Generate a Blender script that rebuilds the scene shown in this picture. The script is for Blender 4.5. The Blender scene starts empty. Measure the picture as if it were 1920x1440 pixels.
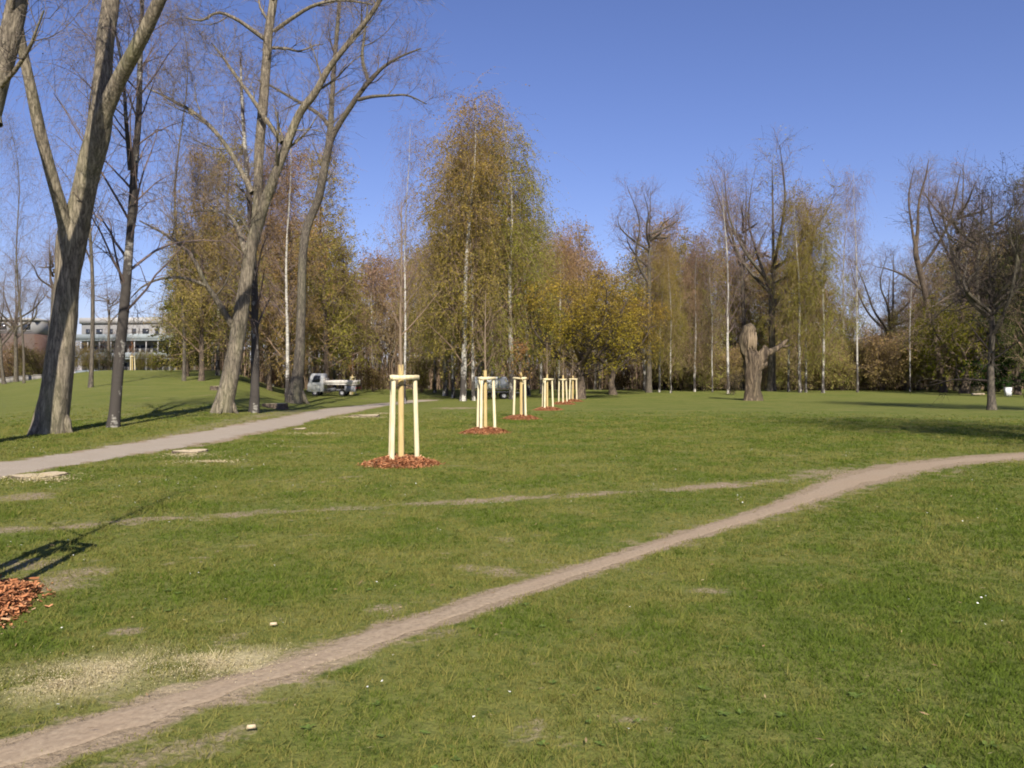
import bpy, math
import numpy as np
from mathutils import Vector

scene = bpy.context.scene
COL = scene.collection
R = np.random.default_rng(11)

# ---------------------------------------------------------------- camera
CAMH, FPX, HOR = 1.75, 1507.0, 712.0          # eye height, focal length in photo pixels, horizon row
cam_d = bpy.data.cameras.new('camera'); cam = bpy.data.objects.new('camera', cam_d); COL.objects.link(cam)
cam_d.sensor_width = 36.0; cam_d.lens = 36.0 * FPX / 1920.0
cam_d.clip_start = 0.05; cam_d.clip_end = 3000
cam.location = (0, 0, CAMH); cam.rotation_euler = (math.radians(90) - math.atan((720 - HOR) / FPX), 0, 0)
scene.camera = cam

# ---------------------------------------------------------------- sky and sun
SUN_EL, SUN_AZ = math.radians(37), math.radians(173)   # azimuth measured from +Y towards +X
sdir = Vector((math.sin(SUN_AZ) * math.cos(SUN_EL), math.cos(SUN_AZ) * math.cos(SUN_EL), math.sin(SUN_EL)))
world = bpy.data.worlds.new('World'); scene.world = world; world.use_nodes = True
wn = world.node_tree.nodes; wl = world.node_tree.links
for n in list(wn): wn.remove(n)
sky = wn.new('ShaderNodeTexSky'); sky.sky_type = 'NISHITA'; sky.sun_disc = False
sky.sun_elevation = SUN_EL; sky.sun_rotation = SUN_AZ
sky.altitude = 100; sky.air_density = 1.15; sky.dust_density = 0.25; sky.ozone_density = 2.5
tintn = wn.new('ShaderNodeMix'); tintn.data_type = 'RGBA'; tintn.blend_type = 'MULTIPLY'
tintn.inputs['Factor'].default_value = 1.0
tintn.inputs['B'].default_value = (0.92, 0.895, 1.30, 1)
bg = wn.new('ShaderNodeBackground'); bg.inputs['Strength'].default_value = 0.058
wo = wn.new('ShaderNodeOutputWorld')
wl.new(sky.outputs[0], tintn.inputs['A']); wl.new(tintn.outputs['Result'], bg.inputs[0]); wl.new(bg.outputs[0], wo.inputs[0])
sun_d = bpy.data.lights.new('sun', 'SUN'); sun = bpy.data.objects.new('sun', sun_d); COL.objects.link(sun)
sun_d.energy = 4.8; sun_d.angle = math.radians(0.55); sun_d.color = (1.0, 0.93, 0.82)
sun.rotation_euler = sdir.to_track_quat('Z', 'Y').to_euler(); sun.location = (20, -40, 40)
vs = scene.view_settings
vs.view_transform = 'Standard'; vs.look = 'None'; vs.gamma = 1.0; vs.exposure = 0.75; vs.use_curve_mapping = False
scene.render.engine = 'CYCLES'
scene.cycles.max_bounces = 3; scene.cycles.diffuse_bounces = 2; scene.cycles.transparent_max_bounces = 4; scene.cycles.use_adaptive_sampling = True; scene.cycles.adaptive_threshold = 0.04
scene.cycles.pixel_filter_type = 'BLACKMAN_HARRIS'; scene.cycles.filter_width = 1.9

# ---------------------------------------------------------------- numeric helpers
def sstep(a, b, x):
    t = np.clip((x - a) / (b - a), 0, 1); return t * t * (3 - 2 * t)

def vnoise(x, y, seed=0):
    x = np.asarray(x, float); y = np.asarray(y, float)
    xi = np.floor(x).astype(np.int64); yi = np.floor(y).astype(np.int64); fx = x - xi; fy = y - yi
    fx = fx * fx * (3 - 2 * fx); fy = fy * fy * (3 - 2 * fy)
    def h(a, b):
        n = (a * 374761393 + b * 668265263 + seed * 1442695041) & 0xFFFFFFFF
        n = ((n ^ (n >> 13)) * 1274126177) & 0xFFFFFFFF
        return ((n ^ (n >> 16)) & 0xFFFFFF) / float(0xFFFFFF)
    return (h(xi, yi) * (1 - fx) + h(xi + 1, yi) * fx) * (1 - fy) + (h(xi, yi + 1) * (1 - fx) + h(xi + 1, yi + 1) * fx) * fy

def fbm(x, y, seed=0, o=3):
    s = 0; a = 0.5; t = 0
    for k in range(o):
        s = s + a * vnoise(x * 2 ** k, y * 2 ** k, seed + 7 * k); t += a; a *= 0.5
    return s / t

def H(x, y):                                     # height of the ground
    x = np.asarray(x, float); y = np.asarray(y, float)
    yy = np.maximum(y, 1.0); a = x / yy
    m = sstep(-0.26, -0.37, a) * (0.35 + 0.65 * sstep(-0.66, -0.50, a))
    hill = 3.0 * m * sstep(18, 108, y)
    far = 0.35 * sstep(60, 105, y)
    und = 0.05 * (fbm(x / 4.5, y / 4.5, 3, 2) - 0.5) * sstep(1.0, 5.0, np.hypot(x, y))
    return np.maximum(hill, far) + und

def P(px, py, d):                                # a point seen at photo pixel (px,py), d metres away
    return np.array([(px - 960) / FPX * d, d, CAMH - (py - HOR) / FPX * d])

def hit(px, py):                                 # where the sight line meets the ground
    d = np.concatenate([np.arange(1.5, 40, 0.02), np.arange(40, 300, 0.1)])
    z = CAMH - (py - HOR) / FPX * d; g = H((px - 960) / FPX * d, d)
    k = np.nonzero(z <= g)[0]
    dd = d[k[0]] if len(k) else 120.0
    return np.array([(px - 960) / FPX * dd, dd, float(H((px - 960) / FPX * dd, dd))])

def on_ground(px, d):
    x = (px - 960) / FPX * d; return np.array([x, d, float(H(x, d))])

def nrm(v): return v / np.maximum(np.linalg.norm(v, axis=-1, keepdims=True), 1e-9)

def resample(pts, n):                            # Catmull-Rom through the points
    p = np.asarray(pts, float); q = np.vstack([2 * p[0] - p[1], p, 2 * p[-1] - p[-2]])
    seg = np.linalg.norm(np.diff(p[:, :3], axis=0), axis=1); s = np.concatenate([[0], np.cumsum(seg)])
    t = np.linspace(0, s[-1], n); i = np.clip(np.searchsorted(s, t, 'right') - 1, 0, len(p) - 2)
    u = ((t - s[i]) / np.maximum(seg[i], 1e-9))[:, None]
    a, b, c, d = q[i], q[i + 1], q[i + 2], q[i + 3]
    return 0.5 * (2 * b + (c - a) * u + (2 * a - 5 * b + 4 * c - d) * u ** 2 + (3 * b - a - 3 * c + d) * u ** 3)

# ---------------------------------------------------------------- mesh helpers
class MB:
    def __init__(s): s.v = []; s.f = []; s.m = []; s.t = []; s.n = 0
    def add(s, V, F, mat=0, tint=None):
        V = np.asarray(V, float).reshape(-1, 3); F = np.asarray(F, np.int64)
        s.v.append(V); s.f.append((F + s.n)); s.m.append(np.full(len(F), mat, np.int32))
        s.t.append(np.full(len(V), 0.5) if tint is None else np.broadcast_to(np.asarray(tint, float).ravel(), (len(V),)))
        s.n += len(V)
    def box(s, c, size, mat=0, rz=0.0, taper=1.0):
        x, y, z = np.array(size) / 2.0
        v = np.array([[-x, -y, -z], [x, -y, -z], [x, y, -z], [-x, y, -z], [-x * taper, -y * taper, z], [x * taper, -y * taper, z], [x * taper, y * taper, z], [-x * taper, y * taper, z]])
        ca, sa = math.cos(rz), math.sin(rz)
        v = np.c_[v[:, 0] * ca - v[:, 1] * sa, v[:, 0] * sa + v[:, 1] * ca, v[:, 2]] + np.asarray(c, float)
        s.add(v, [[0, 3, 2, 1], [4, 5, 6, 7], [0, 1, 5, 4], [1, 2, 6, 5], [2, 3, 7, 6], [3, 0, 4, 7]], mat)
    def mesh(s, name, mats, smooth=False):
        me = bpy.data.meshes.new(name)
        V = np.vstack(s.v); me.vertices.add(len(V)); me.vertices.foreach_set('co', V.ravel())
        counts = np.concatenate([np.full(len(f), f.shape[1]) for f in s.f]); loops = np.concatenate([f.ravel() for f in s.f])
        starts = np.concatenate([[0], np.cumsum(counts)[:-1]])
        me.loops.add(len(loops)); me.loops.foreach_set('vertex_index', loops.astype(np.int32))
        me.polygons.add(len(counts)); me.polygons.foreach_set('loop_start', starts.astype(np.int32)); me.polygons.foreach_set('loop_total', counts.astype(np.int32))
        me.polygons.foreach_set('material_index', np.concatenate(s.m))
        if smooth is True: me.polygons.foreach_set('use_smooth', np.ones(len(counts), bool))
        at = me.attributes.new('tint', 'FLOAT', 'POINT'); at.data.foreach_set('value', np.concatenate(s.t).astype(np.float32))
        for m in (mats if isinstance(mats, (list, tuple)) else [mats]): me.materials.append(m)
        me.update(); return me

def frames(pts):
    T = nrm(np.gradient(pts, axis=1)); m = nrm(T.mean(1))
    ref = np.where(np.abs(m[:, 2:3]) > 0.75, np.array([[1.0, 0.12, 0]]), np.array([[0, 0.1, 1.0]]))[:, None, :]
    U = nrm(np.cross(T, np.broadcast_to(ref, T.shape))); V = np.cross(T, U); return T, U, V

def tubes(mb, pts, rad, sides, mat=0, tint=None, lump=0.0):
    N, K, _ = pts.shape
    if N == 0: return
    T, U, V = frames(pts); a = np.arange(sides) / sides * 2 * math.pi
    ring = U[:, :, None, :] * np.cos(a)[None, None, :, None] + V[:, :, None, :] * np.sin(a)[None, None, :, None]
    rr = rad[:, :, None, None]
    if lump:
        ph = R.uniform(0, 50, (N, 1, 1)); ss = np.linspace(0, 1, K)[None, :, None] * np.linalg.norm(np.diff(pts, axis=1), axis=2).sum(1)[:, None, None]
        nz = fbm(np.cos(a)[None, None, :] * 1.7 + ph, np.sin(a)[None, None, :] * 1.7 + ss * 0.55 + ph, 5, 3) - 0.5
        nz2 = vnoise(np.broadcast_to(np.arange(sides)[None, None, :] * 0.83 + ph, (N, K, sides)), ss * 1.3 + np.zeros((N, K, sides)), 9) - 0.5
        rr = rr * (1 + lump * nz + 0.5 * lump * nz2)[..., None]
    v = pts[:, :, None, :] + ring * rr
    i = np.arange(N)[:, None, None] * (K * sides); k = np.arange(K - 1)[None, :, None] * sides; s = np.arange(sides)[None, None, :]; s1 = (s + 1) % sides
    F = np.stack([i + k + s, i + k + s1, i + k + sides + s1, i + k + sides + s], -1).reshape(-1, 4)
    t = None if tint is None else np.repeat(tint, K * sides)
    mb.add(v.reshape(-1, 3), F, mat, t)

def ribbons(mb, pts, rad, mat=0, tint=None):
    N, K, _ = pts.shape
    if N == 0: return
    T, U, V = frames(pts); az = R.uniform(0, 2 * math.pi, (N, 1, 1)); W = U * np.cos(az) + V * np.sin(az)
    v = np.stack([pts - W * rad[:, :, None], pts + W * rad[:, :, None]], 2)
    i = np.arange(N)[:, None] * (K * 2); k = np.arange(K - 1)[None, :] * 2
    F = np.stack([i + k, i + k + 1, i + k + 3, i + k + 2], -1).reshape(-1, 4)
    mb.add(v.reshape(-1, 3), F, mat, None if tint is None else np.repeat(tint, K * 2))

def leaves(mb, c, size, mat, tint, stretch=1.5):
    N = len(c)
    if N == 0: return
    A = nrm(R.normal(size=(N, 3)) + np.array([0, -0.2, -0.5])); B = nrm(np.cross(A, R.normal(size=(N, 3))))
    s = size * R.uniform(0.55, 1.45, (N, 1))
    v = np.stack([c - B * s * 0.5, c + A * s * stretch * 0.5, c + B * s * 0.5, c - A * s * stretch * 0.5], 1)
    mb.add(v.reshape(-1, 3), np.arange(N * 4).reshape(-1, 4), mat, np.repeat(tint, 4))

def new_obj(name, me, parent=None, loc=None):
    o = bpy.data.objects.new(name, me); COL.objects.link(o)
    if parent is not None: o.parent = parent
    if loc is not None: o.location = loc
    return o

def tag(o, label=None, cat=None, group=None, kind=None):
    if label: o['label'] = label
    if cat: o['category'] = cat
    if group: o['group'] = group
    if kind: o['kind'] = kind
    return o

def empty(name, loc, rz=0.0, scale=(1, 1, 1)):
    o = bpy.data.objects.new(name, None); COL.objects.link(o)
    o.location = loc; o.rotation_euler = (0, 0, rz); o.scale = scale; o.empty_display_size = 0.3; return o

# ---------------------------------------------------------------- materials
class NT:
    def __init__(s, name):
        s.mat = bpy.data.materials.new(name); s.mat.use_nodes = True; s.t = s.mat.node_tree
        s.b = s.t.nodes['Principled BSDF']; s.out = s.t.nodes['Material Output']
        s.b.inputs['Specular IOR Level'].default_value = 0.15; s.b.inputs['Roughness'].default_value = 0.85
    def n(s, kind, **k):
        x = s.t.nodes.new(kind)
        for a, b in k.items(): setattr(x, a, b)
        return x
    def l(s, a, b): s.t.links.new(a, b)
    def coord(s, scale=(1, 1, 1), which='Object'):
        c = s.n('ShaderNodeTexCoord'); m = s.n('ShaderNodeMapping'); m.inputs['Scale'].default_value = scale
        s.l(c.outputs[which], m.inputs['Vector']); return m.outputs[0]
    def noise(s, vec, scale=1.0, detail=4.0, rough=0.55):
        x = s.n('ShaderNodeTexNoise'); x.inputs['Scale'].default_value = scale; x.inputs['Detail'].default_value = detail; x.inputs['Roughness'].default_value = rough
        if vec is not None: s.l(vec, x.inputs['Vector'])
        return x.outputs[0]
    def ramp(s, fac, stops):
        x = s.n('ShaderNodeValToRGB'); e = x.color_ramp.elements
        while len(e) < len(stops): e.new(0.5)
        for i, (p, c) in enumerate(stops):
            e[i].position = p; e[i].color = (c, c, c, 1) if isinstance(c, (int, float)) else (*c, 1)
        s.l(fac, x.inputs[0]); return x.outputs[0]
    def mix(s, fac, a, b, mode='MIX'):
        x = s.n('ShaderNodeMix', data_type='RGBA', blend_type=mode)
        for sock, v in (('Factor', fac), ('A', a), ('B', b)):
            if isinstance(v, (int, float)): x.inputs[sock].default_value = v
            elif isinstance(v, tuple): x.inputs[sock].default_value = (*v, 1)
            else: s.l(v, x.inputs[sock])
        return x.outputs['Result']
    def math(s, op, a, b=0.0):
        x = s.n('ShaderNodeMath', operation=op)
        for i, v in enumerate((a, b)):
            if isinstance(v, (int, float)): x.inputs[i].default_value = v
            else: s.l(v, x.inputs[i])
        return x.outputs[0]
    def attr(s, name, typ='GEOMETRY'):
        x = s.n('ShaderNodeAttribute', attribute_name=name, attribute_type=typ); return x.outputs['Fac']
    def bump(s, h, strength=0.4, dist=0.02):
        x = s.n('ShaderNodeBump'); x.inputs['Strength'].default_value = strength; x.inputs['Distance'].default_value = dist
        s.l(h, x.inputs['Height']); s.l(x.outputs[0], s.b.inputs['Normal'])
    def base(s, c):
        if isinstance(c, tuple): s.b.inputs['Base Color'].default_value = (*c, 1)
        else: s.l(c, s.b.inputs['Base Color'])

def plain(name, col, rough=0.7, var=0.12, scale=6.0, spec=0.2, metal=0.0):
    m = NT(name); nz = m.noise(m.coord(), scale, 5)
    m.base(m.mix(m.ramp(nz, [(0.3, 0.0), (0.7, 1.0)]), tuple(c * (1 - var) for c in col), tuple(min(1, c * (1 + var)) for c in col)))
    m.b.inputs['Roughness'].default_value = rough; m.b.inputs['Specular IOR Level'].default_value = spec; m.b.inputs['Metallic'].default_value = metal
    return m.mat

def bark(name, dark, light, moss=None, sc=(16, 16, 2.2), bump=0.9, dist=0.03):
    m = NT(name); v0 = m.coord(sc); wob = m.n('ShaderNodeTexNoise'); wob.inputs['Scale'].default_value = 0.6; wob.inputs['Detail'].default_value = 3; m.l(v0, wob.inputs['Vector'])
    vm = m.n('ShaderNodeMix', data_type='VECTOR'); vm.inputs['Factor'].default_value = 0.35; m.l(v0, vm.inputs['A'])
    sc_ = m.n('ShaderNodeVectorMath', operation='SCALE'); sc_.inputs['Scale'].default_value = 5.0; m.l(wob.outputs['Color'], sc_.inputs[0])
    ad = m.n('ShaderNodeVectorMath', operation='ADD'); m.l(v0, ad.inputs[0]); m.l(sc_.outputs[0], ad.inputs[1]); v = ad.outputs[0]
    a = m.noise(v, 0.9, 7, 0.7); b = m.noise(m.coord((1.1, 1.1, 0.3)), 1.0, 4); fine = m.noise(m.coord((40, 40, 14)), 1.0, 4, 0.7)
    vor = m.n('ShaderNodeTexVoronoi', feature='DISTANCE_TO_EDGE'); vor.inputs['Scale'].default_value = 0.55; vor.inputs['Randomness'].default_value = 1.0
    m.l(v, vor.inputs['Vector']); crack = m.ramp(vor.outputs['Distance'], [(0.0, 0.15), (0.30, 1.0)])
    h = m.math('ADD', m.math('MULTIPLY', crack, 0.22), m.math('ADD', m.math('MULTIPLY', a, 0.5), m.math('MULTIPLY', fine, 0.28)))
    c = m.mix(m.ramp(h, [(0.41, 0.0), (0.66, 1.0)]), dark, light)
    c = m.mix(m.ramp(b, [(0.35, 0.35), (0.6, 0.0)]), c, dark)
    if moss: c = m.mix(m.ramp(b, [(0.48, 0.0), (0.72, 0.5)]), c, moss)
    m.base(c); m.bump(h, bump, dist); m.b.inputs['Roughness'].default_value = 0.95; return m.mat

def birch_bark(name, zlow=2.5, dark_amt=1.0, all_dark=0.0):
    m = NT(name); tc = m.n('ShaderNodeTexCoord'); sx = m.n('ShaderNodeSeparateXYZ'); m.l(tc.outputs['Object'], sx.inputs[0])
    v = m.coord((4, 4, 16)); v2 = m.coord((1.6, 1.6, 0.7))
    marks = m.ramp(m.noise(v, 1.0, 3, 0.6), [(0.44, 1.0), (0.56, 0.0)]); blot = m.ramp(m.noise(v2, 1.3, 4), [(0.46, 1.0), (0.6, 0.0)])
    low = m.ramp(m.math('DIVIDE', sx.outputs[2], zlow), [(0.15, 1.0), (1.0, 0.12)])
    dk = m.math('MINIMUM', m.math('ADD', m.math('MULTIPLY', marks, 0.45), m.math('ADD', m.math('MULTIPLY', low, all_dark), m.math('MULTIPLY', m.math('MULTIPLY', blot, low), 1.3 * dark_amt))), 1.0)
    m.base(m.mix(dk, (0.52, 0.49, 0.42), (0.06, 0.052, 0.045))); m.bump(m.noise(v, 1.0, 4), 0.4, 0.02)
    return m.mat

def twig_mat(name, col):
    m = NT(name); t = m.attr('tint'); oi = m.n('ShaderNodeObjectInfo')
    c = m.mix(t, tuple(x * 0.6 for x in col), tuple(x * 1.4 for x in col))
    m.base(c); m.b.inputs['Roughness'].default_value = 0.9; return m.mat

def leaf_mat(name):                              # the leaf colour is each tree's own object colour
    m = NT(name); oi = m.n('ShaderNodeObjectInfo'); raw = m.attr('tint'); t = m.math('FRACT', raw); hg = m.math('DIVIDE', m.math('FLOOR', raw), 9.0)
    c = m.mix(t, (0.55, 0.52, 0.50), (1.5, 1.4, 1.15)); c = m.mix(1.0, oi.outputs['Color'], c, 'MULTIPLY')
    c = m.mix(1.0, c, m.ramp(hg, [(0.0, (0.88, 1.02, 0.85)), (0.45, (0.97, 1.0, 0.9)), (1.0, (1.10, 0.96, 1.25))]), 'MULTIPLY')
    hs = m.n('ShaderNodeHueSaturation'); m.l(c, hs.inputs['Color'])
    m.l(m.math('ADD', m.math('MULTIPLY', oi.outputs['Random'], 0.03), 0.485), hs.inputs['Hue'])
    d = m.n('ShaderNodeBsdfDiffuse'); tr = m.n('ShaderNodeBsdfTranslucent'); mx = m.n('ShaderNodeMixShader'); mx.inputs[0].default_value = 0.3
    m.l(hs.outputs[0], d.inputs[0]); m.l(hs.outputs[0], tr.inputs[0]); m.l(d.outputs[0], mx.inputs[1]); m.l(tr.outputs[0], mx.inputs[2])
    m.l(mx.outputs[0], m.out.inputs[0]); return m.mat

M = {}
M['poplar_bark'] = bark('poplar_bark', (0.088, 0.073, 0.054), (0.34, 0.285, 0.205), (0.17, 0.165, 0.080), (12, 12, 1.8), 0.9, 0.04)
M['grey_bark'] = bark('grey_bark', (0.05, 0.043, 0.036), (0.21, 0.175, 0.13), (0.12, 0.12, 0.06), (18, 18, 2.6))
M['brown_bark'] = bark('brown_bark', (0.05, 0.038, 0.03), (0.19, 0.145, 0.10), None, (18, 18, 2.6))
M['dead_wood'] = bark('dead_wood', (0.045, 0.034, 0.025), (0.23, 0.172, 0.112), (0.10, 0.085, 0.05), (5, 5, 0.8), 1.0, 0.09)
M['birch_bark'] = birch_bark('birch_bark', 5.0)
M['birch_bark_dark'] = birch_bark('birch_bark_dark', 22.0, 1.3, 0.55)
M['sapling_bark'] = plain('sapling_bark', (0.20, 0.15, 0.10), 0.9)
M['twig_brown'] = twig_mat('twig_brown', (0.20, 0.140, 0.095)); M['twig_grey'] = twig_mat('twig_grey', (0.15, 0.12, 0.095))
M['twig_purple'] = twig_mat('twig_purple', (0.165, 0.122, 0.105)); M['twig_dark'] = twig_mat('twig_dark', (0.058, 0.046, 0.038))
M['leaf'] = leaf_mat('leaf')

# ---------------------------------------------------------------- the ground and its worn paths
UP1 = [(-420, 1525), (-200, 1460), (0, 1395), (150, 1345), (300, 1296), (450, 1252), (600, 1213), (700, 1178), (800, 1148), (900, 1113), (1000, 1085), (1100, 1053), (1200, 1022), (1300, 990), (1400, 960), (1480, 930), (1530, 905), (1600, 882), (1700, 866), (1800, 857), (1920, 848), (2150, 838)]
LO1 = [(-420, 1620), (-100, 1500), (0, 1466), (200, 1398), (400, 1330), (560, 1275), (700, 1222), (800, 1185), (900, 1152), (1000, 1117), (1100, 1083), (1200, 1048), (1300, 1013), (1400, 984), (1500, 953), (1600, 922), (1700, 895), (1800, 874), (1850, 868), (1920, 862), (2150, 848)]
UP2 = [(-260, 905), (0, 869), (150, 847), (300, 823), (400, 806), (500, 788), (600, 769), (680, 760), (730, 755), (800, 749)]
LO2 = [(-260, 935), (0, 896), (150, 868), (300, 845), (400, 829), (500, 808), (560, 795), (620, 780), (690, 766), (730, 760), (800, 752)]

def poly(pix, n):
    w = np.array([hit(*p) for p in pix]); return resample(w, n)
def ribbon_line(up, lo, n):
    a = poly(up, n)[:, :2]; b = poly(lo, n * 3)[:, :2]
    k = np.argmin(((a[:, None] - b[None]) ** 2).sum(-1), 1); c = (a + b[k]) / 2; hw = np.linalg.norm(a - b[k], axis=1) / 2
    return c, np.maximum(np.convolve(np.pad(hw, 2, 'edge'), np.ones(5) / 5, 'valid'), 0.12)
C1, W1 = ribbon_line(UP1, LO1, 70)
C2, W2 = ribbon_line(UP2, LO2, 60)
W2 = np.minimum(W2, 1.15)

def line_dist(x, y, c, w):                       # distance to a centre line and the local half width
    best = np.full(x.shape, 1e9); bw = np.full(x.shape, w[0])
    for i in range(len(c) - 1):
        a, b = c[i], c[i + 1]; ab = b - a; L2 = (ab ** 2).sum() + 1e-12
        t = np.clip(((x - a[0]) * ab[0] + (y - a[1]) * ab[1]) / L2, 0, 1)
        d = np.hypot(x - a[0] - t * ab[0], y - a[1] - t * ab[1]); m = d < best
        best = np.where(m, d, best); bw = np.where(m, w[i] + (w[i + 1] - w[i]) * t, bw)
    return best, bw
TR1 = poly([(-100, 1010), (150, 985), (330, 970), (500, 962), (620, 955), (760, 946), (900, 938), (1050, 930), (1200, 922), (1300, 915), (1420, 905), (1520, 893), (1600, 882)], 40)[:, :2]
TR2 = poly([(560, 1216), (750, 1135), (900, 1075), (1080, 1035), (1230, 990), (1330, 960)], 24)[:, :2]
TR3 = poly([(200, 838), (330, 815), (480, 782), (560, 770)], 20)[:, :2]
SPOTS = [(430, 1372, 0.33, 0.14), (330, 1408, 0.40, 0.20), (270, 1430, 0.35, 0.2), (110, 1085, 0.6, 0.7), (60, 1060, 0.5, 0.5), (880, 1065, 0.25, 0.2), (725, 1142, 0.22, 0.14), (1560, 885, 1.2, 0.7), (950, 1075, 0.4, 0.3), (60, 930, 0.8, 0.8), (870, 765, 3.0, 2.5), (230, 1185, 0.25, 0.2), (1180, 1350, 0.2, 0.12), (1330, 1110, 0.3, 0.22)]
SPOTW = [(hit(a, b)[:2], c, d) for a, b, c, d in SPOTS]

def fields(x, y):
    """bare earth (0..1) and how dry the turf is (0..1)"""
    n1 = fbm(x * 0.9, y * 0.9, 21, 4); n2 = fbm(x * 3.1, y * 3.1, 33, 3); n3 = fbm(x * 9, y * 9, 41, 2)
    d1, w1 = line_dist(x, y, C1, W1); d2, w2 = line_dist(x, y, C2, W2)
    e = sstep(1.45, 0.55, d1 / w1 + 1.0 * (n2 - 0.5) + 0.5 * (n3 - 0.5)) ; e = np.maximum(e, sstep(1.5, 0.85, d2 / w2 + 0.9 * (n2 - 0.5)))
    side = sstep(3.6, 1.0, d1 / w1 + 2.4 * (n1 - 0.5)) * 0.6
    t1, _ = line_dist(x, y, TR1, np.ones(len(TR1))); t2, _ = line_dist(x, y, TR2, np.ones(len(TR2))); t3, _ = line_dist(x, y, TR3, np.ones(len(TR3)))
    tr = np.maximum(np.maximum(sstep(0.50, 0.0, t1 + 0.7 * (n2 - 0.5) + 0.4 * (n3 - 0.5)) * (0.40 + 0.55 * n1), sstep(0.6, 0.0, t2 + 0.8 * (n2 - 0.5)) * 0.35), sstep(1.4, 0.2, t3 + n2 - 0.5) * 0.5)
    sp = np.zeros_like(x)
    for (c, rx, ry) in SPOTW:
        q = np.hypot((x - c[0]) / rx, (y - c[1]) / ry) + 1.1 * (n2 - 0.5); sp = np.maximum(sp, 0.62 * sstep(1.25, 0.2, q + 0.6 * (n3 - 0.5)))
    scat = np.maximum(sstep(0.56, 0.70, n2 * 0.5 + n1 * 0.3 + n3 * 0.2) * 0.6, sstep(0.60, 0.78, n3 * 0.65 + n1 * 0.35) * 0.75 * (0.6 + 0.4 * sstep(5, -3, x)))
    bare = np.clip(np.maximum(np.maximum(np.maximum(e, sp), tr), np.maximum(side * sstep(0.42, 0.62, n3 * 0.5 + n2 * 0.5), scat * 0.8)), 0, 1)
    n0 = fbm(x * 0.22, y * 0.22, 55, 3)
    dry = np.clip(0.06 + sstep(0.36, 0.62, n1) * 0.62 + 0.70 * sstep(0.38, 0.66, n2) * sstep(0.3, 0.6, n0) + 0.9 * (n3 - 0.5) + sstep(7, 16, y) * 0.10 + 0.3 * side + 0.22 * sstep(3.0, -4.0, x) - 0.12 * sstep(0, 4, x) * sstep(9, 5, y), 0, 1)
    return bare, dry

def sawdust_amount(x, y):
    n2 = fbm(x * 3.0, y * 6.0, 133, 3); u = np.array([s1_[0] - s0_[0], s1_[1] - s0_[1]]); u = u / np.linalg.norm(u); off = (x - s0_[0]) * -u[1] + (y - s0_[1]) * u[0]
    a = np.maximum(np.maximum(np.exp(-(((x - A0[0]) / 0.62) ** 2 + ((y - A0[1]) / 0.30) ** 2)), np.exp(-(((x - A1[0]) / 0.42) ** 2 + ((y - A1[1]) / 0.24) ** 2))), 0.8 * np.exp(-(((x - A2[0]) / 0.35) ** 2 + ((y - A2[1]) / 0.2) ** 2)))
    tr = 1 - 0.85 * (np.exp(-((off - 0.05) / 0.022) ** 2) + np.exp(-((off + 0.05) / 0.022) ** 2))
    return np.clip(a * 1.5 * sstep(0.36, 0.62, n2) * tr, 0, 1)
A0, A1, A2 = hit(395, 1250)[:2], hit(200, 1262)[:2], hit(110, 1290)[:2]; s0_, s1_ = hit(322, 1226)[:2], hit(195, 1312)[:2]

def axis_steps(lo, hi, base, rel, fine):
    out = [0.0]
    while out[-1] < hi: out.append(out[-1] + max(base, rel * max(0, out[-1] - fine)))
    neg = [0.0]
    while neg[-1] > lo: neg.append(neg[-1] - max(base, rel * max(0, -neg[-1] - fine)))
    return np.array(neg[:0:-1] + out)
gx = axis_steps(-900, 900, 0.13, 0.05, 5.0)
gy = np.concatenate([np.array([-120, -60, -30, -15, -8, -4, -1.5]), axis_steps(0, 1500, 0.10, 0.03, 7.0)])
GX, GY = np.meshgrid(gx, gy); GZ = H(GX, GY)
nx, ny = len(gx), len(gy)
ii = (np.arange(ny - 1)[:, None] * nx + np.arange(nx - 1)[None]).ravel()
BARE, DRY = fields(GX.ravel(), GY.ravel())
mb = MB(); mb.add(np.c_[GX.ravel(), GY.ravel(), GZ.ravel()], np.c_[ii, ii + 1, ii + nx + 1, ii + nx])

g = NT('turf')
vW = g.coord((1, 1, 1), 'Object')
n_f = g.noise(vW, 22.0, 6, 0.65); n_m = g.noise(vW, 3.0, 4, 0.6); n_l = g.noise(vW, 0.35, 3); n_t = g.noise(g.coord((1, 0.45, 1)), 60.0, 3, 0.7)
gcol = g.mix(g.ramp(n_f, [(0.30, 0.0), (0.72, 1.0)]), (0.046, 0.070, 0.012), (0.118, 0.160, 0.032))
gcol = g.mix(g.ramp(n_m, [(0.38, 0.0), (0.68, 0.6)]), gcol, (0.118, 0.150, 0.030))
gcol = g.mix(g.ramp(n_l, [(0.42, 0.0), (0.62, 0.35)]), gcol, (0.080, 0.118, 0.022))
dryf = g.math('MULTIPLY', g.attr('dry'), g.ramp(n_t, [(0.35, 0.25), (0.65, 1.0)]))
gcol = g.mix(g.math('MULTIPLY', dryf, 0.75), gcol, (0.205, 0.186, 0.052))
dirt = g.mix(g.ramp(n_f, [(0.3, 0.0), (0.7, 1.0)]), (0.20, 0.150, 0.096), (0.37, 0.288, 0.192))
bf = g.ramp(g.math('ADD', g.attr('bare'), g.math('MULTIPLY', g.math('SUBTRACT', n_f, 0.5), 0.7)), [(0.38, 0.0), (0.68, 1.0)])
n_far = g.noise(g.coord((0.9, 2.2, 1)), 1.4, 6, 0.7); n_sp = g.noise(g.coord((1, 1, 1)), 9.0, 5, 0.75)
n_pt = g.noise(g.coord((0.5, 1.3, 1)), 0.45, 5, 0.65)
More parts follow.
